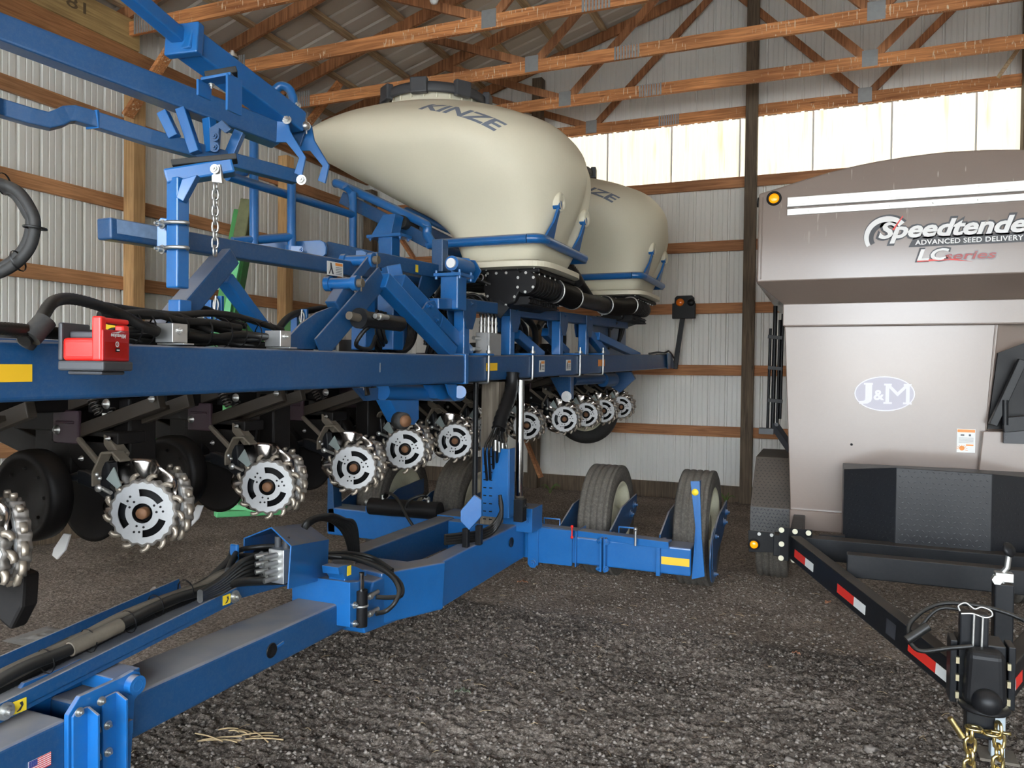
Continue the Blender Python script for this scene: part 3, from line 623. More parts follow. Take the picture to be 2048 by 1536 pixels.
# rows: z, xmin, xmax, half depth y, exponent
HP = [(2.545,-2.66,-2.02,0.43,5),(2.6,-2.68,-1.99,0.46,5),(2.68,-2.71,-1.95,0.5,4.5),(2.78,-2.78,-1.91,0.55,3.8),(2.9,-2.93,-1.87,0.62,3.2),(3.02,-3.15,-1.83,0.71,2.9),(3.14,-3.38,-1.8,0.8,2.7),(3.26,-3.6,-1.79,0.88,2.5),(3.36,-3.79,-1.8,0.94,2.4),(3.46,-3.97,-1.84,0.96,2.35),(3.54,-4.12,-1.9,0.94,2.3),(3.61,-4.21,-1.98,0.89,2.3),(3.67,-4.2,-2.1,0.82,2.2),(3.73,-4.05,-2.25,0.73,2.2),(3.78,-3.85,-2.42,0.62,2.2),(3.82,-3.65,-2.6,0.5,2.1)]
def hopper(dx, dy, dz, lab, logo=True):
    n = 96; mb = MB(); vs = []; rows = []
    for i in range(len(HP)-1):
        for k in range(4):
            t = k/4; e = HP[max(i-1,0)]; a, b = HP[i], HP[i+1]; g = HP[min(i+2, len(HP)-1)]
            rows.append(tuple(.5*((2*a[j])+(b[j]-e[j])*t+(2*e[j]-5*a[j]+4*b[j]-g[j])*t*t+(3*a[j]-e[j]-3*b[j]+g[j])*t**3) for j in range(5)))
    rows.append(HP[-1])
    for r in rows:
        z, x0, x1, hy, pw = r
        ring = superell((x0+x1)/2, CYH, z, (x1-x0)/2, hy, n, pw)
        # moulded grooves with anchor slots on the +X face
        out = []
        for (x, y, zz) in ring:
            u = (y-CYH)/max(hy, .01); g = 0
            if x > (x0+x1)/2:
                g = -.055*math.exp(-((u-.30)/.10)**2)*max(0, min(1, (z-2.62)/.1))*max(0, min(1, (3.6-z)/.5))
                g += -.055*math.exp(-((u+.30)/.10)**2)*max(0, min(1, (z-2.62)/.1))*max(0, min(1, (3.3-z)/.3))*0
            out.append((x+g+dx, y+dy, zz+dz))
        vs += out
    m = len(rows)
    mb.add(vs, [(j*n+i, j*n+(i+1) % n, (j+1)*n+(i+1) % n, (j+1)*n+i) for j in range(m-1) for i in range(n)]+[tuple((m-1)*n+i for i in range(n)), tuple(range(n))[::-1]], True)
    body = mb.build('bulk_hopper', CREAM, pl, label=lab)
    D = V((dx, dy, dz))
    # neck and ribbed lid
    c = V((-3.10, CYH, 3.84))+D
    mb = MB(); mb.lathe(c, (0,0,1), [(.43,-.06),(.425,.02),(.40,.05),(.395,.11)], 48)
    for q in range(24):
        t = q*math.pi/12; mb.box(c+V((.405*math.cos(t), .405*math.sin(t), .07)), (.012,.012,.09))
    mb.build('hopper_neck', CREAM, body)
    mb = MB(); mb.lathe(c, (0,0,1), [(0,.17),(.36,.165),(.43,.155),(.455,.13),(.455,.07),(.43,.065),(.43,.09)], 64)
    for q in range(8):
        t = q*math.pi/4+.2; R = Matrix.Translation(c) @ Matrix.Rotation(t, 4, 'Z'); mb.box((.45, 0, .115), (.06, .14, .125), M=R)
    mb.build('hopper_lid', DGREY, body, .012)
    # outlet flange and black base
    mb = MB(); mb.add([p for r in ((2.545,.36,.46),(2.525,.42,.52),(2.485,.42,.52),(2.48,.37,.45)) for p in [tuple(V(q)+D) for q in superell(-2.33, CYH, r[0], r[1], r[2], 48, 5)]], [(j*48+i, j*48+(i+1) % 48, (j+1)*48+(i+1) % 48, (j+1)*48+i) for j in range(3) for i in range(48)]+[tuple(range(144, 192))[::-1]]); mb.build('outlet_flange', CREAM, body, weld=False)
    # tube ring round the outlet and the long rails up the sloping back
    mb = MB(); z = 2.675+dz; x0, x1, y0, y1 = -2.84+dx, -1.93+dx, CYH-.56+dy, CYH+.56+dy; r = .036
    mb.tube([(x0, y0, z), (x1-.10, y0, z)], r, 14, False); mb.tube([(x1-.10,y0,z),(x1-.04,y0+.015,z),(x1-.01,y0+.05,z),(x1,y0+.11,z)], r, 14, sub=3)
    mb.tube([(x1, y0+.11, z), (x1, y1-.05, z)], r, 14, False); mb.tube([(x0, y1, z), (x1, y1, z)], r, 14, False); mb.tube([(x0, y0, z), (x0, y1, z)], r, 14, False)
    fr = mb.build('hopper_frame', BLUE, pl)
    for yy in (y0, y1):
        mb = MB(); mb.tube([(x0+.03, yy, z), (x0-.02, yy, z+.08), (x0-.02, yy, z+.13), (x0-.1, yy, z+.19), (-3.62+dx, yy, 3.185+dz), (-3.72+dx, yy+.02, 3.22+dz)], r, 14, sub=5); mb.build('frame_rail', BLUE, fr)
        mb = MB(); mb.bar((-2.86+dx, yy+.03, 2.70+dz), (-3.66+dx, yy+.03, 3.10+dz), .05, .10); mb.build('frame_beam', BLUD, fr, .006)
    # blue anchor straps in the slots
    for u in (-.36, .28):
        yy = CYH+dy+u; mb = MB(); mb.prism([(x1, yy-.09, z+.02), (x1, yy+.09, z+.02), (x1+.05, yy+.03, z+.15), (x1+.085, yy+.02, z+.27), (x1+.085, yy-.02, z+.27), (x1+.05, yy-.03, z+.15)], (-.02,0,0)); mb.cyl((x1+.085, yy, z+.27), (x1+.03, yy, z+.27), .032, 14); mb.build('anchor_strap', BLUE, fr, .003)
        mb = MB(); mb.lathe((x1+.06, yy+.035, z+.30), (1,0,.0), [(.075,-.03),(.075,.015),(.06,.03),(.048,.015),(.045,-.03)], 28); mb.build('slot_lip', CREAM, body)
    return body
h1 = hopper(0, 0, 0, 'near cream hopper with round charcoal lid')
h2 = hopper(.12, 2.72, .06, 'far cream hopper, partly hidden behind the near one')
def hopfn(body, c, ux, uy, off=.003):
    """wrap flat lettering down onto the moulded hopper"""
    me = body.data; o0 = W[body]; bv = BVHTree.FromPolygons([v.co+o0 for v in me.vertices], [p.vertices[:] for p in me.polygons])
    c, ux, uy = V(c), V(ux).normalized(), V(uy).normalized(); n = ux.cross(uy).normalized()
    def f(u, v):
        p = c+ux*u+uy*v+n*.6; h = bv.ray_cast(p, -n, 1.6)
        return (h[0]+h[1]*(off if h[1].dot(n) > 0 else -off)) if h[0] else p-n*.6
    return f
def subdiv(vf, cut=.04):
    vs = [tuple(v[:2]) for v in vf[0]]; fs = [list(f) for f in vf[1]]
    bm = bmesh.new(); vv = [bm.verts.new((x, y, 0)) for x, y in vs]
    for f in fs:
        try: bm.faces.new([vv[i] for i in f])
        except ValueError: pass
    bmesh.ops.triangulate(bm, faces=bm.faces)
    for _ in range(5):
        e = [e for e in bm.edges if e.calc_length() > cut]
        if not e: break
        bmesh.ops.subdivide_edges(bm, edges=e, cuts=1); bmesh.ops.triangulate(bm, faces=bm.faces)
    bm.verts.index_update(); r = [(v.co.x, v.co.y) for v in bm.verts], [tuple(v.index for v in f.verts) for f in bm.faces]; bm.free(); return r
KINZE = text('KINZE', 1, .35, .03, 1.0)
for hb, D in ((h1, V((0,0,0))), (h2, V((.12,2.72,.06)))):
    c = V((-2.44, 4.90, 3.535))+D; vf = subdiv(fit(KINZE, .66, .11)); mb = MB()
    decal(mb, vf, hopfn(hb, c, (.57,.08,-.2), (.111,.374,.465))); mb.build('lettering', GLOGO, hb)
# ---------------------------------------------------------------- seed meters and ducts under the hoppers
def meter(dx, dy, dz):
    D = V((dx, dy, dz)); c = V((-2.25, CYH, 2.46))+D
    mb = MB(); mb.box(c+V((-.06,0,.0)), (.66,.86,.035)); mb.build('meter_base', BLACK, pl, .01)
    y0, y1 = c.y-.50, c.y+.26
    mb = MB(); prof = [(-.12,.0),(.13,.0),(.16,-.06),(.15,-.14),(.10,-.24),(-.02,-.28),(-.12,-.25),(-.16,-.13)]
    mb.prism([(c.x+a, y0, c.z+b) for a, b in prof], (0, y1-y0, 0)); mt = mb.build('seed_meter', BLACK, pl, .012, 3)
    p = V((c.x+.20, y0-.035, c.z-.10)); mb = MB(); mb.cyl(p, p+V((0,.62,0)), .082, 36); o = mb.build('meter_drum', BLACK, mt, .005)
    mb = MB()
    for q in range(8): mb.lathe(p+V((0,.06+.065*q,0)), (0,1,0), [(.083,0),(.0865,.003),(.0865,.009),(.083,.012)], 36)
    mb.build('drum_rib', BLKP, o)
    mb = MB()
    for q in range(6): t = q*math.pi/3+.5; mb.bolt(p+V((.07*math.cos(t), 0, .07*math.sin(t))), (0,-1,0), .008, .007)
    for a, b in ((-.12,-.02),(-.13,-.10),(-.12,-.19),(-.04,-.25),(.03,-.26),(-.05,-.02),(.03,-.02),(.1,-.2)): mb.bolt((c.x+a, y0, c.z+b), (0,-1,0), .008, .008)
    for q in range(5): mb.cyl((c.x-.3+.13*q, c.y-.42, c.z-.03), (c.x-.3+.13*q, c.y-.42, c.z+.06), .008, 8)
    for q in range(7): mb.cyl((c.x+.24, c.y-.36+.12*q, c.z-.03), (c.x+.24, c.y-.36+.12*q, c.z+.05), .009, 8)
    mb.each('meter_bolt', ZINC, mt)
    mb = MB()
    for q in range(12): mb.box((c.x+.14, y0+.05+.055*q, c.z-.225), (.13, .010, .06))
    for z in (-.21,-.245): mb.bar((c.x+.20, y0+.02, c.z+z), (c.x+.20, y1-.05, c.z+z), .010, .010)
    mb.build('outlet_fins', BLACK, mt)
    mb = MB(); mb.prism([(c.x-.18,y0-.01,c.z-.20),(c.x-.02,y0-.01,c.z-.22),(c.x+.06,y0-.01,c.z-.28),(c.x-.01,y0-.01,c.z-.36),(c.x-.14,y0-.01,c.z-.27)], (0,.010,0)); mb.build('bracket_plate', BLKP, mt)
    mb = MB(); mb.tube([(c.x-.17+.022*math.cos(t), y0-.02, c.z-.05+.025*math.sin(t)) for t in [i*math.pi/6 for i in range(13)]], .004, 6, sub=2); mb.build('pull_ring', ZINC, mt)
    return p
q1 = meter(0, 0, 0); q2 = meter(.12, 2.72, .06)
def ribbed(name, pts, r, step=.022, amp=.006, parent=pl, m=BLACK, n=24, sub=14):
    mb = MB(); pts = [V(p) for p in pts]; L = sum((pts[i+1]-pts[i]).length for i in range(len(pts)-1))
    k = max(3, int(L/step/2*2)); mb.tube(pts, r, n, True, max(2, int(k*2/(len(pts)-1))))
    j = 0; seg_n = n; mcount = len(mb.v)
    # ridge the rings alternately
    rings = (mcount-2*n)//n if mcount > 2*n else 0
    for i in range(rings):
        cpt = sum((mb.v[i*n+k2] for k2 in range(n)), V())/n
        if i % 2:
            for k2 in range(n): mb.v[i*n+k2] = cpt+(mb.v[i*n+k2]-cpt)*(1-amp/r)
    return mb.build(name, m, parent)
j1 = q1+V((0,1.10,-.01)); j2 = q1+V((.05,1.95,0)); s2 = q2
ribbed('duct', [q1+V((0,.58,0)), q1+V((.0,.82,-.0)), j1], .098)
mb = MB(); mb.cyl(j1, j2, .066, 28, .072); mb.cyl(j1+V((.02,.50,.0)), j1+V((-.04,.28,.16)), .06, 20); mb.build('duct_tee', BLACK, pl)
ribbed('duct', [j2, j2.lerp(s2, .5)+V((0,0,-.02)), s2+V((0,.05,0))], .088)
ribbed('duct', [j1+V((-.04,.28,.14)), j1+V((-.10,.20,.26)), j1+V((-.26,.10,.44)), j1+V((-.5,.0,.6))], .075)
mb = MB()
for c, r in ((j1, .104), (j2, .094), (q1+V((.0,.60,0)), .104), (s2+V((0,-.03,0)), .094)): mb.lathe(c, (0,1,0), [(r-.01,0),(r,0),(r,.012),(r-.01,.012)], 32)
mb.each('hose_clamp', ZINC, pl)
mb = MB()
for i in range(4): mb.tube([q1+V((-.30,.05+.03*i,.0)), q1+V((-.42,.02+.05*i,.03-.02*i)), q1+V((-.62,.05*i,-.03)), q1+V((-.85,.1,-.25))], .02, 8)
mb.build('thick_hose', HOSE, pl)
# ---------------------------------------------------------------- platform rails and kick plates
r = .026
def rail(pts, **k): return MB().tube([P(*a, D=d) for *a, d in pts], .030, 12, False).build('guard_rail', BLUE, pl)
rail([(508, 190, 5.0), (508, 495, 5.0)]); rail([(583, 365, 5.2), (583, 508, 5.2)]); rail([(706, 385, 6.0), (706, 505, 6.0)])
MB().tube([P(690,372,D=5.95), P(702,388,D=6.0), P(706,420,D=6.0)], .028, 10).build('guard_rail', BLUE, pl)
rail([(455, 352, 4.75), (706, 430, 6.0)]); rail([(465, 483, 4.9), (583, 474, 5.2)]); rail([(465, 350, 4.9), (490, 344, 5.0)])
g = MB(); pts = [P(x, y, D=5.3) for x, y in ((480,492),(500,487),(640,480),(648,484),(652,494),(651,508),(643,515),(560,508))]; g.prism(pts, P(0,0,D=1).normalized()*0+V((0,.02,0))); g.build('kick_plate', BLUE, pl, .003)
seg('platform_beam', BLUD, P(652, 500, D=5.4), P(745, 520, D=5.6), .05, .12)
g = MB(); pts = [P(x, y, D=5.5) for x, y in ((697,502),(725,500),(737,508),(740,520),(697,515))]; g.prism(pts, (0,.02,0)); g.build('kick_plate', BLUE, pl, .003)
mb = MB(); mb.cyl(P(583, 492, D=5.18), P(583, 505, D=5.18), .042, 14); mb.bar(P(583, 499, D=5.1), P(603, 499, D=5.1), .03, .04); mb.bolt(P(601, 499, D=5.05), (0.3,-1,0), .016, .014); mb.build('rail_socket', BLUE, pl)
# ================================================================== arms above the toolbar
def pbar(name, m, a, b, w, h, u=(0,0,1), parent=pl, bevel=.008, **k): return seg(name, m, P(a[0], a[1], D=a[2]), P(b[0], b[1], D=b[2]), w, h, u, parent, bevel, **k)
# big folded marker arm, its inner tube, the bent lower arm
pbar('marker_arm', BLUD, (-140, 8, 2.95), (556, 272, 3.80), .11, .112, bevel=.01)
o = pbar('marker_upper_arm', BLUE, (362, 78, 3.25), (592, 248, 3.85), .13, .105)
pbar('inner_tube', BLUE, (225, -40, 2.95), (368, 82, 3.28), .065, .062, parent=pl)
a = P(362, 76, D=3.24); b = P(375, 86, D=3.28); MB().bar(a, b, .165, .135).build('collar', BLUE, o, .006)
mb = MB(); mb.tube([P(x, y, D=d) for x, y, d in ((432,108,3.42),(438,102,3.42),(450,110,3.44),(458,132,3.44))], .012, 8); mb.build('weld_lug', BLUE, o)
mb = MB(); mb.tube([P(x, y, D=3.78) for x, y in ((548,182),(562,172),(578,178),(586,196),(585,212))], .022, 10); mb.build('lifting_loop', BLUE, o)
mb = MB(); mb.bolt(P(465, 116, D=3.46), (0,0,1), .022, .02); mb.bolt(P(574, 240, D=3.72), (.4,-1,.1), .017, .02); mb.bolt(P(595, 212, D=3.8), (.4,-1,.1), .014, .02); mb.each('bolt', ZINC, o)
L3 = [(-120,180,2.85),(0,216,3.10),(60,234,3.16),(98,243,3.2),(116,238,3.22),(132,230,3.24),(150,229,3.26),(185,239,3.3),(300,276,3.42),(450,318,3.62),(592,355,3.85)]
mb = MB(); pts = [P(x, y, D=d) for x, y, d in L3]; vs = []; 
for i, p in enumerate(pts):
    d = (pts[min(i+1, len(pts)-1)]-pts[max(i-1, 0)]).normalized(); r_ = d.cross(V((0,0,1))).normalized(); n_ = r_.cross(d)
    vs += [p+r_*a_*.03+n_*b_*.034 for a_, b_ in ((-1,-1),(1,-1),(1,1),(-1,1))]
mb.add(vs, [(4*i+k_, 4*i+(k_+1) % 4, 4*i+4+(k_+1) % 4, 4*i+4+k_) for i in range(len(pts)-1) for k_ in range(4)]+[(3,2,1,0), tuple(len(vs)-4+i for i in range(4))]); lo = mb.build('marker_lower_arm', BLUD, pl, .006)
MB().bar(P(183, 239, D=3.29), P(187, 240, D=3.3), .07, .076).build('weld_seam', BLUE, lo)
# struts between the two arms
for (x1,y1,x2,y2,w) in ((326,225,350,275,.012),(363,218,392,306,.012),(418,238,424,305,.012),(480,264,457,318,.012)):
    d = 3.45+(x1-326)/900; pbar('strut', BLUE, (x1,y1,d), (x2,y2,d), .045, .045, bevel=.003)
g = MB(); g.prism([P(x, y, D=3.5) for x, y in ((418,256),(444,240),(462,258),(450,266),(438,256),(436,300),(420,302))], (0,.014,0)); g.bolt(P(430, 273, D=3.48), (.3,-1,0), .017, .012); g.bolt(P(430, 295, D=3.48), (.3,-1,0), .017, .012); g.build('clamp_bracket', BLUD, pl, .002)
# loop bracket with rubber pad
g = MB(); q = [P(x, y, D=3.16) for x, y in ((408,196),(408,164),(468,153),(464,226))]
g.bar(q[0], (q[0].x,q[0].y,q[1].z), .012, .075); g.bar(q[1], q[2], .075, .012); g.bar((q[2].x,q[2].y,q[3].z), q[2], .012, .085); o = g.build('loop_bracket', BLUE, pl, .003)
MB().bar(P(411, 156, D=3.18), P(474, 145, D=3.22), .09, .026).build('rubber_pad', RUBB, o, .004)
g = MB(); g.bolt(P(423,168,D=3.16), (0,0,-1), .010, .012); g.bolt(P(458,161,D=3.16), (0,0,-1), .010, .012); g.each('bolt', ZINC, o)
# end plates
g = MB(); pts = [P(x, y, D=3.74) for x, y in ((549,244),(563,229),(574,231),(580,262),(611,314),(603,352),(588,346),(598,316),(572,284),(549,284))]; g.prism(pts, V((-.03,.10,0)).normalized()*.014); 
pts2 = [p+V((.02,.16,0)) for p in pts]; g.prism(pts2, (0,.012,0)); g.build('end_plate', BLUE, pl, .002)
g = MB(); pts = [P(x, y, D=3.86) for x, y in ((560,250),(598,225),(610,262),(600,292),(575,285))]; g.prism(pts, (0,.012,0)); o = g.build('end_plate', BLUD, pl, .002)
g = MB(); g.bolt(P(603,360,D=3.72), (.4,-1,0), .019, .02); g.cyl(P(613,252,D=3.84), P(606,252,D=3.9), .022, 12); g.tube([P(612,238,D=3.83), P(613,268,D=3.83)], .004, 6); g.ball(P(611,252,D=3.82), .022); g.build('pin', ZINC, o)
g = MB(); q = P(590, 255, D=3.83); g.lathe(q, (.4,-1,0), [(0,.004),(.019,.004),(.019,0)], 20); g.build('sticker', YSTK, o)
# ================================================================== marker rest frame
o = pbar('rest_head', BLUE, (333, 357, 2.95), (468, 334, 3.02), .085, .058)
pbar('rubber_pad', RUBB, (345, 330, 2.95), (474, 317, 3.02), .085, .022, parent=o, bevel=.003)
g = MB(); g.prism([P(x, y, D=2.95) for x, y in ((372,364),(402,355),(374,408),(360,400))], (.02,-.04,0)); g.build('gusset', BLUE, o, .003)
a = P(355, 577, D=2.95); b = P(355, 358, D=2.95); rp = seg('rest_post', BLUE, a, (a.x, a.y, b.z), .060, .060, (0,1,0), bevel=.006)
MA = [P(207, 457, D=2.86), P(745, 546, X=-2.52)]
mm_ = MB().bar(MA[0], MA[1], .075, .082).build('rest_beam', BLUD, pl, .009, 3)
g = MB(); g.prism([P(x, y, D=2.97) for x, y in ((313,446),(320,435),(336,437),(338,505),(322,504),(313,494))], (.02,.05,0)); cp = g.build('clamp_plate', BLUE, mm_, .003)
g = MB(); 
for y in (445, 495):
    q = P(352, y, D=2.92); g.tube([P(326, y+7, D=3.06), P(330, y+1, D=2.93), P(340, y-1, D=2.895), P(372, y, D=2.90), P(375, y+3, D=2.95), P(372, y+6, D=3.04)], .0075, 8, sub=4); g.bolt(P(325, y+4, D=2.94), (-.1,-1,0), .014, .022)
g.build('u_bolt', ZINC, mm_)
# decal on the rest beam
dm = (MA[1]-MA[0]).normalized(); nm = dm.cross(V((0,0,1))).normalized()
def onM(px, py):
    d = fw + rt*((px-1024)/F) - up*((py-768)/F); p0 = MA[0]+nm*.0385; return CAM+d*((p0-CAM).dot(nm)/d.dot(nm))
c = onM(670, 538); st_ = sticker('warning_sticker', WHT, c, .145, .075, ux=dm, uy=nm.cross(dm), label='white warning sticker with orange header')
f = planefn(c, dm, nm.cross(dm), .003); mb = MB(); decal(mb, ([(.0,.018),(.066,.018),(.066,.033),(.0,.033)], [(0,1,2,3)]), f); mb.build('sticker_header', ORG, st_)
mb = MB(); decal(mb, ([(-.045,.03),(-.035,.03),(-.03,.01),(-.015,-.03),(-.028,-.03),(-.038,-.005),(-.052,-.03),(-.06,-.03),(-.045,.0)], [tuple(range(9))]), f)
for q in range(5): decal(mb, ([(.003,.010-q*.009),(.06,.010-q*.009),(.06,.0075-q*.009),(.003,.0075-q*.009)], [(0,1,2,3)]), f)
mb.build('sticker_print', DKLOGO, st_)
sticker('worn_patch', mat('pale_blue_smear', (.20,.30,.46), .55, var=.3, scale=40), onM(276, 460), .19, .052, ux=dm, uy=nm.cross(dm), label='paler scuffed patch')
# legs of the rest beam
pbar('rest_leg', BLUD, (322, 668, 3.05), (455, 512, 3.40), .09, .085)
pbar('rest_leg', BLUE, (448, 556, 3.45), (530, 665, 3.75), .07, .06)
a = P(360, 600, D=3.1); seg('rest_post_foot', BLUE, a, a-V((0,0,.14)), .065, .065, (0,1,0))
# chain
ch = MB(); q = P(431, 348, D=2.99)
def link(mb, c, ax, r, L, w, t=(0,0,1)):
    t = V(t).normalized(); ax = V(ax).normalized(); pts = []
    for i in range(13):
        a_ = i*math.pi/6; e = V((math.cos(a_), math.sin(a_), 0)); pts.append(V(c)+ax*e.x*w+t*(e.y*w+(L/2-w)*(1 if e.y > .01 else -1 if e.y < -.01 else 0)))
    mb.tube(pts, r, 7, False, caps=False)
zz = q.z-.03; k_ = 0; zend = P(431, 502, D=2.99).z
while zz-.02 > zend:
    link(ch, (q.x, q.y, zz-.02), (1,.3,0) if k_ % 2 else (-.3,1,0), .0042, .042, .0125); zz -= .0315; k_ += 1
c_ = ch.build('chain', ZINC, pl)
g = MB(); g.prism([P(x, y, D=2.96) for x, y in ((423,332),(440,328),(444,366),(423,364))], (0,.012,0)); g.bolt(P(430, 338, D=2.95), (.3,-1,0), .014, .012); g.build('chain_tab', ZINC, pl, .002)
# ================================================================== hoses over the toolbar, left
XH = -2.3
def top(px, dz=0, X=XH): q = P(px, 690, X=X); t = (q.y-A0.y)/(A1.y-A0.y); return V((X, q.y, A0.lerp(A1, t).z+.092+dz))
mb = MB()
for i in range(9):
    X = -2.36+.03*(i % 4); z0 = .02+.028*(i//2); pts = [top(px, z0+.012*math.sin(px*.03+i*1.7), X+.012*math.sin(px*.05+i)) for px in (240-6*i, 300, 360, 420, 480, 540+3*i)]
    if i > 3: pts = pts[:4+(i % 3)]; pts[-1].z -= .03
    mb.tube(pts, .0145, 8, sub=5)
mb.each('hose', HOSE, pl)
mb = MB()
for px in (258, 285, 320, 352, 400, 440, 470, 500, 530): mb.lathe(top(px, .06), (0,1,0), [(.062,0),(.064,.003),(.062,.008)], 16)
mb.each('zip_tie', BLACK, pl)
for px in (343, 556):
    c = top(px, .045, -2.24); mb = MB(); mb.box(c, (.085,.07,.07)); mb.box(c+V((.02,0,-.04)), (.13,.05,.006)); mb.bolt(c+V((.043,0,.01)), (1,0,0), .012, .01); mb.build('hose_clamp_bracket', ALU, pl, .004)
# convoluted tube arching from the left over to the bundle
ribbed('convoluted_hose', [P(x, y, D=d) for x, y, d in ((48,682,2.15),(72,660,2.2),(88,628,2.25),(108,603,2.3),(145,598,2.4),(200,612,2.55),(250,632,2.65),(285,652,2.7),(315,664,2.75))], .019, step=.012, amp=.0015, m=HOSE, n=14)
ribbed('convoluted_hose', [P(x, y, D=d) for x, y, d in ((-60,655,2.0),(20,658,2.1),(80,664,2.2),(130,668,2.3),(200,672,2.5))], .019, step=.012, amp=.003, m=HOSE, n=14)
mb = MB(); mb.cyl(P(60,676,D=2.16), P(92,640,D=2.2), .030, 18); mb.cyl(P(50,690,D=2.2), P(70,665,D=2.2), .026, 18); mb.build('hose_coupling', RUBB, pl)
mb = MB(); pts = [(-30,365),(5,368),(38,385),(62,420),(70,450),(62,490),(40,520),(8,542),(-40,560)]
for dd in (0, 1): mb.tube([P(x*(1-.06*dd)-3*dd, y+6*dd*(1 if y < 450 else -1.2), D=2.55+.04*dd) for x, y in pts], .0185, 10)
hl = mb.build('looped_hose', RUBB, pl)
mb = MB()
for x, y in ((8,368),(70,456),(36,522)): mb.lathe(P(x, y, D=2.55), (P(x,y,D=2.55)-P(10,450,D=2.55)).cross(fw), [(.036,-.003),(.038,0),(.036,.004)], 14); 
mb.each('zip_tie', HOSE, hl)
# upright blue brackets with pins in the rear
for px, py, D_ in ((426, 640, 4.2), (598, 665, 4.9)):
    a = P(px-9, py+25, D=D_); b = P(px-9, py-40, D=D_); g = MB(); g.bar(a, V((a.x,a.y,b.z)), .05, .02, (0,1,0)); g.bar(a+V((.075,0,0)), V((a.x+.075,a.y,b.z+.02)), .05, .02, (0,1,0)); o = g.build('pin_bracket', BLUE, pl, .002)
    g = MB(); q = P(px+6, py-30, D=D_-.05); g.tube([q+V((.018*math.cos(t), 0, .035*math.sin(t))) for t in [i*math.pi/4 for i in range(9)]], .005, 6, sub=3); g.tube([q+V((0,0,.05)), q+V((0,-.01,-.03))], .006, 6); g.build('lynch_pin', ZINC, o)
mb = MB(); mb.tube([P(x, y, D=d) for x, y, d in ((545,690,4.5),(556,660,4.6),(585,630,4.8),(640,618,5.1),(660,620,5.2))], .022, 10); mb.tube([P(x, y, D=d) for x, y, d in ((380,622,3.9),(410,618,4),(455,640,4.1),(490,652,4.2))], .018, 10); mb.each('hose', HOSE, pl)
# ================================================================== under the toolbar
q = P(838, 787, X=-2.42); MB().cyl(P(765, 783, X=-2.42), P(918, 788, X=-2.38), .052, 24).build('lift_cylinder', BLUE, pl, .003)
g = MB(); g.prism([P(x, y, X=-2.24) for x, y in ((893,768),(912,768),(922,774),(927,786),(922,800),(910,802),(900,790))], (-.014,0,0)); g.prism([P(x, y, X=-2.30) for x, y in ((862,770),(893,768),(902,790),(893,797),(884,800),(875,797))], (-.06,0,0)); g.cyl(P(920,784,X=-2.22), P(920,784,X=-2.32), .042, 22); g.build('cylinder_ear', BLUE, pl, .003)
g = MB(); g.prism([P(x, y, X=-2.45) for x, y in ((712,776),(770,775),(760,800),(735,802))], (-.03,0,0)); g.build('cylinder_ear', BLUD, pl, .003)
g = MB(); pts = [P(x, y, X=-2.36) for x, y in ((780,800),(838,800),(838,838),(829,850),(803,845))]; g.prism(pts, (-.10,0,0)); o = g.build('roller_bracket', BLUE, pl, .004)
q = P(808, 842, X=-2.30); g = MB(); g.lathe(q, (1,-.5,0), [(0,.0),(.036,0),(.036,.01),(.032,.03),(0,.032)], 24); g.build('roller_hub', RUST, o); g = MB(); g.lathe(q, (1,-.5,0), [(.036,.01),(.05,.0),(.052,-.06),(.0,-.06)], 24); g.build('roller', RUBB, o)
g = MB(); pts = [P(x, y, Y=7.0) for x, y in ((1100,755),(1142,752),(1142,798),(1131,801),(1122,796))]; g.prism(pts, (0,.09,0)); o = g.build('wing_bracket', BLUD, pl, .004); g = MB(); g.bolt(P(1133,793,Y=6.98), (0,-1,0), .04, .02); g.build('bracket_pin', WLOGO, o)
MB().cyl(P(1145, 761, Y=7.3), P(1222, 757, Y=8.1), .05, 20).build('lift_cylinder', BLUD, pl)
g = MB(); g.cyl(P(1205, 760, Y=7.9), P(1226, 759, Y=8.15), .075, 20); g.build('cylinder_knuckle', BLUD, pl, .003)
g = MB(); g.prism([P(x, y, Y=8.6) for x, y in ((1222,745),(1262,744),(1270,758),(1240,785),(1215,770))], (0,.06,0)); g.build('wing_bracket', BLUD, pl, .004)
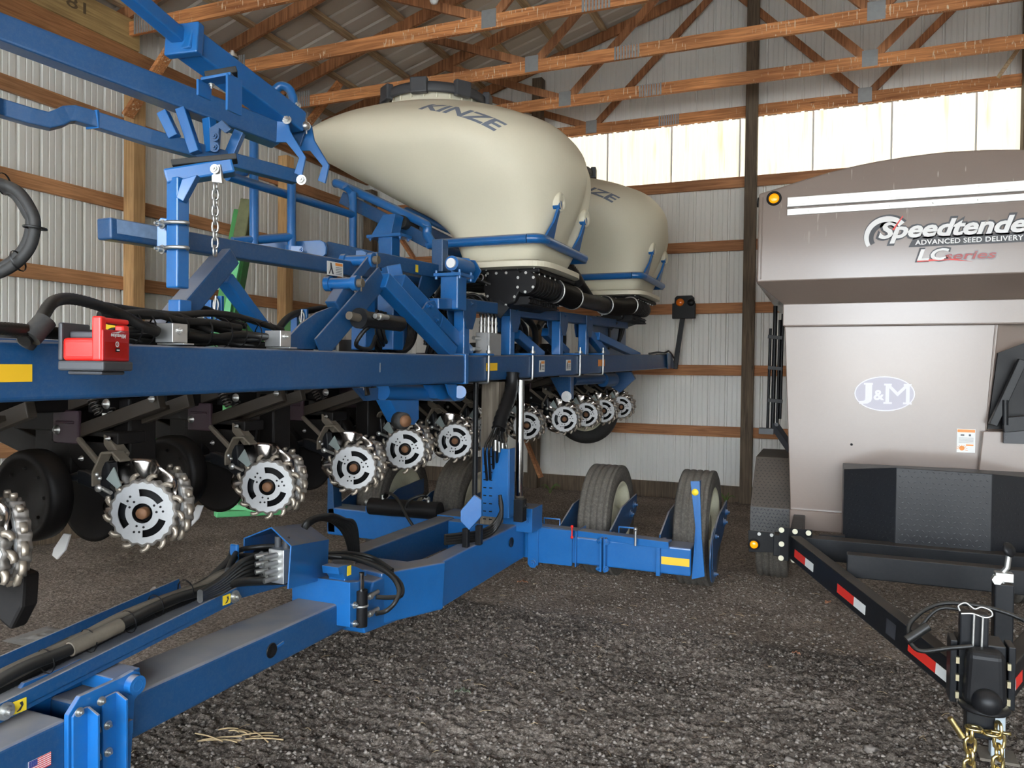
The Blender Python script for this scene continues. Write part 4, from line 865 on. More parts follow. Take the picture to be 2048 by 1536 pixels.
# ================================================================== row units
def rowunit():
    """built with its cleaner hub at the origin, +X forward, along the bar = Y"""
    toe = math.radians(24)
    body = MB(); body.prism([(-.47,.0,.30),(-.18,.0,.30),(-.21,.0,.15),(-.29,.0,.10),(-.36,.0,.14),(-.44,.0,.2)], (0,.012,0)); body.prism([(-.47,.12,.30),(-.18,.12,.30),(-.21,.12,.15),(-.29,.12,.10),(-.36,.12,.14),(-.44,.12,.2)], (0,.012,0))
    body.box((-.56,.07,.22), (.22,.12,.2)); body.box((-.36,.07,.29), (.40,.14,.05)); body.box((-.30,.1,.52), (.12,.16,.26)); body.box((-.62,.08,.42), (.30,.2,.22)); body.bar((-.60,.07,.20), (-.95,.07,.30), .10, .10); body.cyl((-.95,.08,.5), (-.95,.08,.75), .12, 16)
    u = body.build('row_unit', ROWB, pl, .005)
    for z_ in (.0, .13):
        arms = MB()
        for yy in (-.0, .15): arms.bar((-.45, yy, .29+z_), (.08, yy, .45+z_), .035, .055)
        if z_ == 0: arms.bar((-.30,.07,.335), (-.02,.07,.42), .13, .02)
        arms.build('parallel_arm', mat('mud_brown_steel', (.028,.02,.013), .7, var=.35, scale=18, dust=.5, dustc=(.13,.10,.065)) if 'mud_brown_steel' not in bpy.data.materials else bpy.data.materials['mud_brown_steel'], u, .004)
    g = MB(); g.box((-.43,-.02,.33), (.15,.02,.14)); g.box((-.43,-.032,.35), (.11,.01,.012)); g.build('side_box', PURP, u, .006)
    b = MB()
    for p, r_ in (((-.48,-.03,.316),.020),((-.19,-.03,.433),.020),((.06,-.03,.46),.014),((-.42,-.01,.275),.011),((-.355,-.01,.20),.011),((-.20,-.01,.29),.010),((-.62,-.04,.15),.012)): b.lathe(p, (0,-1,0), [(0,.018),(r_*.4,.016),(r_*.42,.006),(r_,.004),(r_*1.05,.0)], 16)
    b.each('bolt', ZINC, u)
    sp = MB()
    for yy in (.01,.07): 
        p0 = V((-.34, yy-.03, .52)); d = V((.10,0,-.13)); n = 90
        sp.tube([p0+d*(k/n)+V((math.cos(k*.7)*.018*.8, math.sin(k*.7)*.018, math.cos(k*.7)*.018*.6)) for k in range(n)], .0035, 5, False)
    sp.build('spring', mat('dull_spring_steel', (.10,.09,.08), .5, metal=.6) if 'dull_spring_steel' not in bpy.data.materials else bpy.data.materials['dull_spring_steel'], u)
    a = MB(); a.prism([(-.35,-.04,.155),(-.30,-.04,.15),(-.24,-.04,.13),(-.21,-.04,.14),(-.205,-.04,.20),(-.17,-.04,.20),(-.16,-.04,.10),(-.10,-.04,.055),(-.07,-.04,.04),(-.07,-.04,-.03),(-.10,-.04,-.03),(-.16,-.04,.03),(-.24,-.04,.075),(-.35,-.04,.10)], (0,.05,0)); a.cyl((-.33,-.015,.128), (-.41,-.025,.118), .027, 16, .014); a.build('cleaner_arm', BLKP, u, .008)
    t = MB(); t.bar((-.367,-.02,.285), (-.22,-.03,.18), .02, .024); t.bar((-.26,.03,.30), (-.13,.0,.215), .05, .045); t.build('cleaner_bracket', TAN, u, .006)
    s = MB(); pts = [(-.215,-.05,.10),(-.215,-.05,.155),(-.165,-.05,.238),(-.105,-.05,.243),(-.06,-.05,.21)]
    for i in range(4): s.bar(pts[i], pts[i+1], .052, .010, (0,0,1) if i else (1,0,0))
    s.build('arched_strap', TAN, u, .003)
    pz = MB(); pz.prism([(-.135,-.075,.135),(-.095,-.075,.185),(-.055,-.075,.115),(-.075,-.075,.10)], (.0,.005,0)); pz.build('adjuster_plate', mat('pale_zinc_plate', (.32,.37,.35), .45, metal=.4) if 'pale_zinc_plate' not in bpy.data.materials else bpy.data.materials['pale_zinc_plate'], u)
    h = MB()
    for q, r_ in (((-.215,-.052,.146),.011),((-.195,-.052,.132),.009),((-.155,-.09,.10),.016)): h.lathe(q, (0,-1,0), [(0,.012),(r_*.9,.010),(r_,0)], 12)
    h.cyl((-.155,-.08,.10), (-.09,-.09,.085), .008, 8); h.each('adjuster_bolt', ZINC, u)
    m = MB(); ax = V((math.sin(.16), -math.cos(.16), 0)); x = ax.cross(V((0,0,1))).normalized(); y = x.cross(ax)*-1; vs = []; nr = 9; n = 96; R = .178; c = V((-.075,.045,.035))
    for j in range(nr):
        r = R*(.12+.88*j/(nr-1)); am = .015*max(0, (j/(nr-1)-.5)/.5)
        for i in range(n): t_ = 2*math.pi*i/n; vs.append(c+(x*math.cos(t_)+y*math.sin(t_))*r*(1-(.02 if j == nr-1 else 0)*(math.cos(t_*8)))+ax*am*math.sin(t_*8))
    m.add(vs, [(j*n+i, j*n+(i+1) % n, (j+1)*n+(i+1) % n, (j+1)*n+i) for j in range(nr-1) for i in range(n)], True)
    o = m.build('coulter_disc', COULT, u); md = o.modifiers.new('thick', 'SOLIDIFY'); md.thickness = .004
    def wheel(c, tz):
        ax = V((math.sin(tz), -math.cos(tz), 0)); x = V((math.cos(tz), math.sin(tz), 0)); y = V((0,0,1)); c = V(c); K = 20
        n = K*4; m = MB()
        def q(r, t, h): return c+(x*math.cos(t)+y*math.sin(t))*r+ax*h
        rad = [.122+.0035*math.cos(2*math.pi*(i % 4)/4) for i in range(n)]; inn = .040
        slots = lambda t: any(abs(((t-a0+math.pi) % (2*math.pi))-math.pi) < .60 for a0 in (1.15, 3.25, 5.35))
        vs = []
        for i in range(n):
            t = 2*math.pi*i/n; vs += [q(inn, t, .0), q(.068, t, .0), q(.097, t, .0), q(rad[i], t, .0), q(rad[i], t, -.004), q(inn, t, -.012)]
        fs = []
        for i in range(n):
            k = (i+1) % n; t = 2*math.pi*(i+.5)/n
            fs += [(6*i, 6*i+1, 6*k+1, 6*k), (6*i+2, 6*i+3, 6*k+3, 6*k+2), (6*i+3, 6*i+4, 6*k+4, 6*k+3)]
            if not slots(t): fs.append((6*i+1, 6*i+2, 6*k+2, 6*k+1))
        m.add(vs, fs); o = m.build('cleaner_plate', SILV, u); md = o.modifiers.new('thick', 'SOLIDIFY'); md.thickness = .004; md.offset = -1
        d = MB(); d.lathe(c-ax*.028, ax, [(0,0),(.108,0),(.108,-.01),(0,-.01)], 40); d.lathe(c, ax, [(.040,.003),(.040,-.028),(.034,-.028),(.034,.003)], 28); d.build('cleaner_back_disc', BLACK, u)
        k = MB(); k.lathe(c, ax, [(0,.014),(.020,.013),(.023,.009),(.024,-.02)], 24); k.build('hub_cap', RUST, u)
        k = MB()
        for a0 in (.1, 2.2, 4.3):
            for r_, da in ((.056,0),(.056,.5),(.082,.0),(.076,.25)): k.lathe(q(r_, a0+da, .0), ax, [(0,.002),(.0045,.002),(.005,0)], 8)
        k.build('plate_holes', BLACK, u)
        rg = MB(); vs = []; hs = (-.003, -.016, -.030, -.044); nn = K*6
        for h_ in hs:
            for i in range(nn): t = 2*math.pi*i/nn+h_*2; vs.append(q(.132+.0055*math.cos(K*(t-h_*2)), t, h_))
        for h_ in (-.044,-.003):
            for i in range(nn): t = 2*math.pi*i/nn+h_*2; vs.append(q(.112, t, h_))
        rg.add(vs, [(j*nn+i, j*nn+(i+1) % nn, (j+1)*nn+(i+1) % nn, (j+1)*nn+i) for j in range(4) for i in range(nn)]+[(5*nn+i, 5*nn+(i+1) % nn, (i+1) % nn, i) for i in range(nn)], True); rg.build('corrugated_rim', mat('worn_grey_casting', (.23,.21,.19), .5, metal=.45, var=.3, scale=30, dirt=.3, dustc=(.2,.15,.1)) if 'worn_grey_casting' not in bpy.data.materials else bpy.data.materials['worn_grey_casting'], u)
        tn = MB()
        for j in range(13):
            t = 2*math.pi*j/13; rows_ = []
            for s_ in range(6):
                f_ = s_/5; r_ = .128+.028*math.sin(f_*1.45); tt = t-.20*f_**1.8; w_ = .021*(1-.35*f_**2); h_ = -.020+.004*f_
                e = x*math.cos(tt)+y*math.sin(tt); tg_ = -x*math.sin(tt)+y*math.cos(tt); pc = c+e*r_+ax*h_; a2 = f_*1.1; n1 = tg_*math.cos(a2)+e*math.sin(a2)
                rows_ += [pc+n1*w_*.5+ax*.009, pc-n1*w_*.5+ax*.009, pc-n1*w_*.5-ax*.009, pc+n1*w_*.5-ax*.009]
            tn.add(rows_, [(4*a_+b_, 4*a_+(b_+1) % 4, 4*a_+4+(b_+1) % 4, 4*a_+4+b_) for a_ in range(5) for b_ in range(4)]+[(20,21,22,23)], True)
        tn.build('tine_ring', TINE, u)
    wheel((0, -.02, 0), toe); wheel((.0, .115, .02), -toe*.8)
    for yy in (-.09, .21):
        g_ = MB(); g_.lathe((-.54, yy, .045), (0,-1,0), [(0,.02),(.10,.03),(.15,.045),(.155,.052),(.18,.05),(.19,.03),(.193,0),(.19,-.04),(.17,-.055),(0,-.05)], 44); g_.build('gauge_wheel', ROWB, u)
    g2 = MB()
    for j in range(8): t = j*math.pi/4; g2.lathe((-.54+.115*math.cos(t), -.126, .045+.115*math.sin(t)), (0,-1,0), [(0,.008),(.006,.006),(.008,0)], 8)
    g2.each('rim_bolt', ROWB, u)
    d = MB(); d.lathe((-.40, .07, .02), (0,-1,0), [(0,.006),(.17,.004),(.19,.0),(.17,-.004),(0,-.006)], 44); d.build('opener_disc', ROWB, u)
    f = MB(); f.prism([(-.44,-.03,-.12),(-.40,-.03,-.12),(-.43,-.03,-.19),(-.48,-.03,-.235),(-.51,-.03,-.22),(-.50,-.03,-.19)], (0,.01,0)); f.build('seed_guide', WLOGO, u, .003)
    return u
ru = rowunit()
hubs = [(293,1025),(540,973),(711,935),(813,898),(912,882),(975,866),(1055,851),(1130,838),(1173,829),(1208,822),(1243,814)]
root = V((-2.5, 0, 0)); first = True
def placeunit(w):
    global first
    if first: ru.location = V(ru.location)+w; W[ru] = W[ru]+w; first = False; return ru
    d = w-base_; return dup(ru, d, pl)
base_ = None
for i, (px, py) in enumerate(hubs):
    X = -2.52
    q = P(px, py, X=X)
    if i > 6: X = -2.52+(q.y-4.6)*.066*.8; q = P(px, py, X=X)
    u_ = placeunit(q)
    if base_ is None:
        base_ = q
        for c_ in ru.children: W[c_] = W[c_]+q
q = P(293,1025,X=-2.52); placeunit(V((-2.50, q.y-.70, q.z-.01)))
g = MB(); g.prism([P(x, y, D=2.6) for x, y in ((-30,1120),(48,1150),(44,1215),(20,1262),(-5,1240),(-40,1180))], (.0,.06,0)); g.build('closing_wheel_arm', ROWB, pl, .01)
# ---- spare height: dark plates and boxes behind the row units under the bar
g = MB()
for i in range(9):
    y = 1.2+i*.9; g.box((-3.2, y, 1.62), (.5, .5, .22)); g.box((-2.75, y+.3, 1.42), (.10,.14,.30))
g.each('mounting_plate', ROWB, pl, .01)
MB().bar((-3.3,-1.5,1.72), (-3.3,9.3,1.78), .18, .16).build('rear_toolbar', BLUD, pl, .01)
# lift rods
for px, y1, y2, r_, X in ((952, 765, 1000, .019, -2.28), (1041, 760, 990, .030, -2.10)):
    a = P(px, y1, X=X); b = P(px, y2, X=X); o = MB().cyl((a.x,a.y,a.z), (a.x,a.y,b.z), r_, 20).build('lift_rod', CHROME if px > 1000 else BLKP, pl)
    if px > 1000: g = MB(); g.cyl((a.x,a.y,b.z), (a.x,a.y,b.z-.09), .035, 14); g.cyl((a.x-.05,a.y,b.z-.12), (a.x+.05,a.y,b.z-.12), .035, 14); g.bolt((a.x, a.y-.05, b.z-.11), (0,-1,0), .02, .02); g.build('rod_clevis', TAN, o)
# wrapped hose column
ribbed('wrapped_hose', [P(x, y, X=-2.16) for x, y in ((1026,745),(1024,775),(1015,805),(1003,835),(997,858))], .052, step=.045, amp=.006, m=BLACK, n=20)
mb = MB()
for i in range(6): mb.tube([P(997+(i-2.5)*3, 855, X=-2.16+.02*(i % 2)), P(992+(i-2.5)*5, 875, X=-2.16), P(986+(i-2)*8, 900, X=-2.14+.02*(i % 2)), P(988+(i-2)*7, 960, X=-2.2)], .010, 7)
mb.each('hose', HOSE, pl)
mb = MB()
for i in range(4): a = P(991+7*i, 880+3*i, X=-2.12); mb.cyl(a, a-V((0,0,.075)), .012, 10)
mb.build('fittings', ZINC, pl)
# ================================================================== CARRYING CART
YA = 5.46
def zc(px, py, X=None, Y=None): return P(px, py, X=X, Y=Y).z
MB().bar((-2.2, YA+.11, .367), (-.87, YA+.11, .362), .22, .20).build('cart_axle', BLUE, pl, .012, 3)
MB().bar((-2.6, YA+.11, .385), (-3.98, YA+.11, .395), .22, .235).build('cart_axle', BLUE, pl, .012, 3)
MB().box((-1.90, YA-.008, .38), (.30, .02, .27)).build('bolted_plate', BLUE, pl, .004)
for X in (-2.06,): 
    g = MB(); g.box((X, YA-.015, .39), (.085, .03, .33)); g.bolt((X, YA-.03, .54), (0,-1,0), .024, .018); g.bolt((X, YA-.03, .24), (0,-1,0), .028, .018); g.build('flange', BLUE, pl, .004)
for X in (-1.30,-1.26): pass
g = MB(); g.box((-1.52, YA+.09, .36), (.016, .28, .25)); g.box((-1.49, YA+.09, .36), (.016, .28, .25))
for z in (.26,.46): g.bolt((-1.53, YA-.04, z), (-.5,-1,0), .017, .02); g.bolt((-1.48, YA-.04, z), (.5,-1,0), .017, .02)
g.build('flange', BLUE, pl, .003)
g = MB(); g.box((-1.10, YA+.10, .362), (.03, .25, .23)); g.box((-1.86+.14, YA+.1, .38), (.012,.25,.27)); g.build('strap', BLUE, pl, .003)
sticker('reflector', YEL, (-.98, YA-.002, .36), .20, .055, ux=(1,0,0), label='yellow reflector')
# storage rail lying on top of the axle
a = P(1048, 1046, Y=YA+.12); b = P(1340, 1083, Y=YA+.02); g = MB(); g.bar(a, b, .10, .012); g.bar(a+V((0,-.05,-.02)), b+V((0,-.05,-.02)), .012, .05); rl = g.build('storage_rail', BLUE, pl, .002)
for px, py in ((1104, 1046), (1255, 1064)):
    q = P(px, py-9, Y=YA+.14); g = MB(); g.tube([q+V((-.065,0,-.07)), q+V((-.065,0,0)), q+V((.065,0,0)), q+V((.065,0,-.07))], .007, 8, False); g.build('handle', BLUE, rl)
g = MB(); q = P(1144, 1064, Y=YA-.05); g.cyl(q+V((0,0,-.04)), q+V((0,0,.04)), .005, 8); g.ball(q+V((0,0,.04)), .012); g.ball(q+V((0,0,-.04)), .012); g.build('red_knob', RED, rl)
g = MB(); q = P(1271, 1075, Y=YA-.06); g.tube([q+V((0,0,.06)), q+V((.0,0,-.06))], .009, 8); g.ball(q+V((0,0,.06)), .015); g.build('latch_pin', ZINC, rl)
# fin plate before the outer wheel
a = P(1392, 1128, Y=YA-.01); b = P(1386, 976, Y=YA-.01); g = MB(); x0 = -.87
g.prism([(x0+.01, YA-.02, .25), (x0+.03, YA-.02, .62), (x0-.01, YA-.02, .945), (x0+.055, YA-.02, .95), (x0+.075, YA-.02, .55), (x0+.10, YA-.02, .28)], (0,.02,0)); g.bar((x0+.03, YA+.03, .28), (x0+.045, YA+.03, .945), .012, .10, (0,1,0)); o = g.build('fin_plate', BLUE, pl, .003)
g = MB(); g.lathe((x0+.025, YA-.022, .87), (0,-1,0), [(0,.003),(.024,.003),(.024,0)], 18); g.build('sticker', YSTK, o)
# wheels, hubs, trailing arms
def cartwheel(x, y, side):
    R = .465; z = R-.01; m = MB()
    prof = [(.30,-.09),(.33,-.125),(.40,-.135),(.44,-.13),(.455,-.118)]
    for k in range(5):
        a_ = -.105+.0525*k-.0; prof += [(.463,a_-.0195+.004),(.465,a_),(.463,a_+.0195-.004)]
        if k < 4: prof += [(.452,a_+.022),(.452,a_+.030)]
    prof += [(.455,.118),(.44,.13),(.40,.135),(.33,.125),(.30,.09)]
    m.lathe((x, y, z), (1,0,0), prof, 56); w_ = m.build('cart_wheel', TIRE, pl)
    m = MB(); m.lathe((x, y, z), (1,0,0), [(.33,.122),(.315,.128),(.30,.118),(.285,.06),(.27,.04),(.12,.055),(.10,.09),(0,.095)], 40); m.lathe((x, y, z), (1,0,0), [(.33,-.122),(.315,-.128),(.30,-.118),(.285,-.06),(.27,.0),(.12,.0),(0,-.0)], 40); r_ = m.build('wheel_rim', CREAMR, w_)
    m = MB()
    for j in range(6): t = j*math.pi/3; m.lathe((x+.055, y+.08*math.cos(t), z+.08*math.sin(t)), (1,0,0), [(0,.02),(.012,.018),(.013,0)], 8)
    m.each('lug_nut', TAN, w_)
for x in (-.95, -1.72): cartwheel(x, 6.32, 1)
for x in (-3.05, -3.83): cartwheel(x, 6.32, 1)
for x, nm_ in ((-.76,1),(-1.52,0),(-1.93,0),(-1.14,0),(-2.84,0),(-3.27,0),(-3.62,0),(-4.02,0)):
    g = MB(); g.prism([(x, YA+.2, .28), (x, YA+.2, .50), (x, 6.0, .62), (x, 6.5, .66), (x, 6.5, .52), (x, 6.2, .40)], (.014,0,0))
    if nm_ or x == -1.52: g.bolt((x+.014, 6.40, .58), (1,0,0), .028, .02); g.bolt((x+.014, 6.28, .52), (1,0,0), .028, .02)
    g.build('wheel_arm', BLUD, pl, .002)
g = MB(); g.lathe((-.80, 5.78, .36), (1,0,0), [(0,.05),(.20,.05),(.20,.04),(0,.04)], 40); g.bolt((-.75, 5.78, .50), (1,0,0), .02, .02); g.bolt((-.75, 5.78, .22), (1,0,0), .02, .02); g.build('pivot_disc', BLUD, pl, .002)
# left part: fin, cylinder with hoses
a = (-4.0, YA, .3); g = MB(); g.prism([(-3.98, YA, .3), (-3.90, YA, .3), (-3.94, YA, 1.0), (-3.98, YA, 1.05)], (0,.12,0)); g.build('fin_plate', BLUD, pl, .003)
a = P(742, 1012, Y=5.36); b = P(880, 1022, Y=5.36); o = MB().cyl(a, b, .070, 26).build('hydraulic_cylinder', BLACK, pl, .004)
g = MB(); g.tube([P(768,994,Y=5.34), P(775,985,Y=5.3), P(795,998,Y=5.2), P(815,1035,Y=5.1), P(832,1060,Y=5.1)], .012, 8); g.tube([P(857,998,Y=5.34), P(845,991,Y=5.3), P(820,1000,Y=5.25), P(812,1015,Y=5.25)], .012, 8); g.each('hose', HOSE, pl)
g = MB(); g.cyl(P(766,1004,Y=5.35), P(766,990,Y=5.35), .014, 10); g.cyl(P(857,1010,Y=5.35), P(857,996,Y=5.35), .014, 10); g.cyl(P(850,997,Y=5.33), P(858,997,Y=5.33), .014, 10); g.cyl(P(732,1004,Y=5.36), P(742,1004,Y=5.36), .02, 10); g.build('fittings', ZINC, o)
MB().box((-3.50, YA+.05, .53), (.16,.14,.06)).build('rest_block', BLUE, pl, .004); MB().box((-2.66, YA+.0, .55), (.34,.3,.04)).build('bolted_plate', BLUE, pl, .004)
# side beams of the split tongue
PY = 3.5
MB().bar((-2.13-.06, 5.42, .42), (-2.13-.07, 4.05, .405), .13, .285).build('side_beam', BLUE, pl, .012, 3)
MB().bar((-2.19, 4.10, .405), (-2.33, 3.60, .44), .16, .285).build('side_beam', BLUE, pl, .012, 3)
MB().bar((-2.75, 5.42, .45), (-2.75, 3.95, .45), .15, .22).build('side_beam', BLUD, pl, .012, 3)
MB().bar((-2.75, 3.97, .45), (-2.50, 3.55, .46), .15, .2).build('side_beam', BLUD, pl, .012, 3)
MB().box((-2.45, 5.30, .44), (.6, .18, .22)).build('cross_tube', BLUE, pl, .01)
g = MB(); g.lathe((-2.124, 5.15, .45), (1,0,0), [(0,.001),(.032,.001),(.036,.005),(.036,0)], 24); g.build('hole', BLACK, pl)
# knuckle: head of the tongue
g = MB(); g.prism([(-2.245, 3.50, .56), (-2.245, 3.98, .555), (-2.245, 3.98, .31), (-2.245, 3.80, .265), (-2.245, 3.42, .30), (-2.245, 3.40, .36)], (-.32,0,0)); kn = g.build('tongue_head', BLUE, pl, .012, 3)
g = MB(); g.prism([P(x, y, X=-2.2) for x, y in ((700,1165),(728,1162),(732,1255),(700,1255))], (-.36,0,0)); g.build('head_plate', BLUE, pl, .003)
# single tongue towards the hitch
TX0, TX1 = -2.53, -2.28
p1 = P(700, 1197, X=TX1); p2 = P(276, 1384, X=TX1); p3 = P(698, 1254, X=TX1); p4 = P(265, 1480, X=TX1)
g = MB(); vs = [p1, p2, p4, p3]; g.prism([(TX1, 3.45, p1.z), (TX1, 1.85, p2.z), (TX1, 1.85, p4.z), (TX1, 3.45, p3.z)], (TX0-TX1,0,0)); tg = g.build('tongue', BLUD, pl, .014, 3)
g = MB(); q = P(543, 1301, X=TX1); g.lathe(q, (1,0,0), [(0,.001),(.022,.001),(.030,.006),(.034,.002),(.034,0)], 24); g.build('hole', BLACK, tg); g = MB(); g.bar(q+V((.002,.03,.005)), q+V((.002,.08,.012)), .006, .012); g.build('hole_slot', BLUE, tg)
# latch bracket and small upright cylinder on the knuckle
g = MB(); pts = [P(x, y, X=-2.26) for x, y in ((676,1135),(690,1130),(712,1133),(733,1143),(733,1152),(722,1150),(718,1162),(705,1172),(688,1172),(690,1158),(684,1148),(678,1150))]; g.prism(pts, (-.10,0,0)); o = g.build('latch_bracket', BLUE, pl, .003)
sticker('warning_sticker', YSTK, P(698, 1141, X=-2.255), .035, .05, ux=(0,1,0), label='small yellow sticker', parent=o)
a = P(723, 1180, X=-2.19); b = P(723, 1252, X=-2.19); o = MB().cyl(a, (a.x,a.y,b.z), .032, 22).build('lock_cylinder', BLACK, pl, .003)
g = MB(); g.cyl(a+V((0,0,.0)), a+V((0,0,.09)), .014, 12); g.build('cylinder_rod', CHROME, o)
g = MB()
for py in (1194, 1229): q = P(737, py, X=-2.18); g.cyl(q-V((0,.04,0)), q+V((0,.09,.005)), .012, 10); g.cyl(q+V((0,.0,0)), q+V((0,.03,0)), .017, 6)
g.lathe(V((a.x,a.y,P(723,1213,X=-2.19).z)), (0,0,1), [(.033,0),(.037,.002),(.037,.010),(.033,.012)], 20)
for py in (1210, 1247): g.bolt(P(709, py, X=-2.2), (1,0,0), .014, .014)
g.build('fittings', ZINC, o)
g = MB(); g.tube([P(x, y, D=d) for x, y, d in ((752,1194,3.72),(780,1195,3.75),(803,1190,3.8),(800,1165,3.9),(770,1140,4.0),(720,1120,4.1),(665,1112,4.1),(640,1108,4.1))], .012, 8); g.tube([P(x, y, D=d) for x, y, d in ((752,1227,3.72),(772,1222,3.75),(790,1205,3.75),(798,1180,3.8),(782,1152,3.9),(745,1130,4.0),(690,1114,4.1),(640,1112,4.1))], .012, 8)
for i in range(3): g.tube([P(x, y, D=d) for x, y, d in ((655,1107+i*4,4.1),(700,1106+i*5,4.25),(745,1115+i*6,4.3),(785,1140+i*4,4.2))], .011, 8)
for i in range(6):
    s_ = i*4; g.tube([P(x, y, D=d) for x, y, d in ((600,1075,4.0),(615,1052-s_*.5,4.0),(640+s_,1038-s_*.4,4.15),(668+s_,1045-s_*.3,4.3),(690+s_,1070-s_,4.4),(703+s_*.7,1115,4.5))], .0125, 8)
for i in range(4): g.tube([P(x, y+i*5, D=d) for x, y, d in ((890,1072,4.9),(925,1068,5.0),(955,1064,5.1),(985,1050,5.2),(1003,1020,5.2),(1000,990,5.2))], .013, 8)
g.each('hose', HOSE, pl)
g = MB(); g.box(P(932, 1078, D=4.98), (.04,.04,.14)); g.box(P(958, 1070, D=5.05), (.04,.04,.13)); g.each('hose_clamp', BLACK, pl, .004)
# blue valve stand
q = P(963, 1032, Y=4.92); q2_ = P(1017, 898, Y=4.92); g = MB(); g.box(((q.x+q2_.x)/2, 4.93, (q.z+q2_.z)/2), (q2_.x-q.x, .02, q2_.z-q.z)); g.box((q.x+.008, 5.01, (q.z+q2_.z)/2), (.016, .16, q2_.z-q.z)); g.box((q2_.x, 4.98, (q.z+q2_.z)/2), (.01, .10, q2_.z-q.z)); vs_ = g.build('valve_stand', BLUE, pl, .002)
g = MB()
for i in range(9):
    z = q2_.z-.06-.12*i*(q2_.z-q.z)/1.05; 
    for dx_ in (.012,.05,): g.box((q.x+dx_*1.2+.01, 4.918, z), (.022,.003,.008))
g.build('slots', BLACK, vs_)
g = MB(); g.prism([P(x, y, D=4.95) for x, y in ((921,1022),(948,990),(963,1000),(963,1032),(938,1060),(921,1042))], (0.0,.02,0)); g.build('bent_plate', BLUE, pl, .002)
g = MB(); g.box((-2.13, 5.36, .60), (.26,.22,.18)); g.bolt((-2.05,5.25,.60), (0,-1,0), .02, .015); g.bolt((-2.18,5.25,.66), (0,-1,0), .02, .015); g.build('stand_foot', BLUE, pl, .01)
a = P(1040, 1020, X=-2.02); g = MB(); g.box(a+V((0,0,.0)), (.07,.08,.16)); g.bolt(a+V((.035,-.0,.03)), (1,0,0), .018, .016); g.build('rod_bracket', BLKP, pl, .006)
# tray with hoses and sheet-metal cover
XT = -2.42
g = MB(); pts = [P(x, y, X=XT) for x, y in ((-60,1437),(474,1175),(478,1202),(-60,1478))]; g.prism(pts, (-.012,0,0)); g.prism([p+V((-.34,0,0)) for p in pts], (-.010,0,0)); 
lowp = [V((XT, pts[2].y, pts[2].z+.02)), V((XT, pts[3].y, pts[3].z+.02)), V((XT-.34, pts[3].y, pts[3].z+.02)), V((XT-.34, pts[2].y, pts[2].z+.02))]; g.prism(lowp, (0,0,-.006)); tr = g.build('hose_tray', BLUD, pl, .002)
g = MB(); g.prism([P(x, y, X=XT-.015) for x, y in ((465,1172),(575,1145),(577,1170),(470,1200))], (-.01,0,0)); g.build('tray_extension', BLUD, tr, .002)
for px, py in ((11,1422),(469,1193)): mb = MB(); mb.bolt(P(px, py, X=XT+.001), (1,0,0), .022, .02); mb.build('tray_bolt', ZINC, tr)
for px, py in ((39,1412),(453,1199)): 
    c = P(px, py, X=XT+.001); s_ = sticker('warning_sticker', YSTK, c, .045, .042, ux=(0,1,0), label='small yellow warning sticker', parent=tr); mb = MB(); decal(mb, ([(-.012,-.014),(-.008,-.016),(.002,-.014),(.012,.002),(.008,.014),(-.002,.012),(.004,.0),(-.006,-.010)], [tuple(range(8))]), planefn(c, (0,1,0), (0,0,1), .003)); mb.build('sticker_print', DKLOGO, s_)
mb = MB()
TR = [(-60,1418),(40,1360),(140,1310),(240,1262),(330,1220),(400,1190),(440,1160),(480,1140),(560,1118)]
for i in range(5):
    pts = []
    for k_, (x, y) in enumerate(TR):
        X = XT-.05-.052*i; q = P(x, y+16-3*(i % 3)+(i-3)*(-.0), X=X); q.z += .055+.022*(i % 2)+.008*math.sin(k_*2+i*1.3)
        if k_ > 5: q.z += .025*(i-3)*(k_-5)*.5; q.x += .02*(3-i)*(k_-5)*.3
        pts.append(q)
    mb.tube(pts, .016 if i % 2 else .021, 10, sub=5)
    mb.build('hose', TAN if i in (1, 2) else HOSE, pl); mb = MB()
    if i in (0, 2): mb.tube([pts[2], pts[2].lerp(pts[3], .5), pts[3]], .027, 12)
mb.each('sleeve', TAN, pl)
ribbed('convoluted_hose', [P(x, y-4, X=XT-.17) for x, y in TR[:6]]+[P(430,1150,X=XT-.2), P(460,1120,X=XT-.22), P(468,1100,X=XT-.22)], .022, step=.014, amp=.002, m=HOSE, n=14)
mb = MB()
for x, y in ((90,1345),(175,1302),(255,1262),(310,1228),(370,1195)): [mb.lathe(P(x, y+16, X=XT-.07-.10*e_)+V((0,0,.066)), (0,1,.1), [(.044,0),(.046,.002),(.044,.006)], 14) for e_ in (0,1)]
mb.each('zip_tie', BLACK, pl)
cov = [(487,1076,3.75),(543,1054,3.62),(583,1092,3.50),(577,1178,3.50)]; far_ = [(557,1062,4.25),(613,1046,4.15),(658,1079,4.05),(654,1157,4.05)]
g = MB(); n1 = [P(x, y, D=d) for x, y, d in cov]; n2_ = [P(x, y, D=d) for x, y, d in far_]; n1 = [n1[0]-V((0,0,.12))]+n1; n2_ = [n2_[0]-V((0,0,.12))]+n2_
for i in range(4): g.add([n1[i], n1[i+1], n2_[i+1], n2_[i]], [(0,1,2,3)])
cv = g.build('valve_cover', BLUE, pl); md = cv.modifiers.new('thick', 'SOLIDIFY'); md.thickness = .006
q = P(566, 1128, D=3.62); g = MB(); g.box(q, (.09,.10,.16)); vb = g.build('valve_block', ALU, pl, .003)
g = MB()
for i in range(2): q_ = q+V((-.03+.05*i, .0, .08)); g.cyl(q_, q_+V((0,0,.05)), .016, 12)
g.build('solenoid', DGREY, vb); g = MB()
for j in range(4):
    for i in range(2): q_ = q+V((-.04-.0*i, -.06+.0*i, .055-.036*j)); g.cyl(q_+V((.05*i-.0, .03*i, 0)), q_+V((-.03+.05*i,-.05,-.004)), .013, 8)
g.build('fittings', ZINC, vb)
g = MB(); g.cyl(P(555,1102,D=3.7), P(555,1084,D=3.7), .013, 12); g.build('sensor', ZINC, vb)
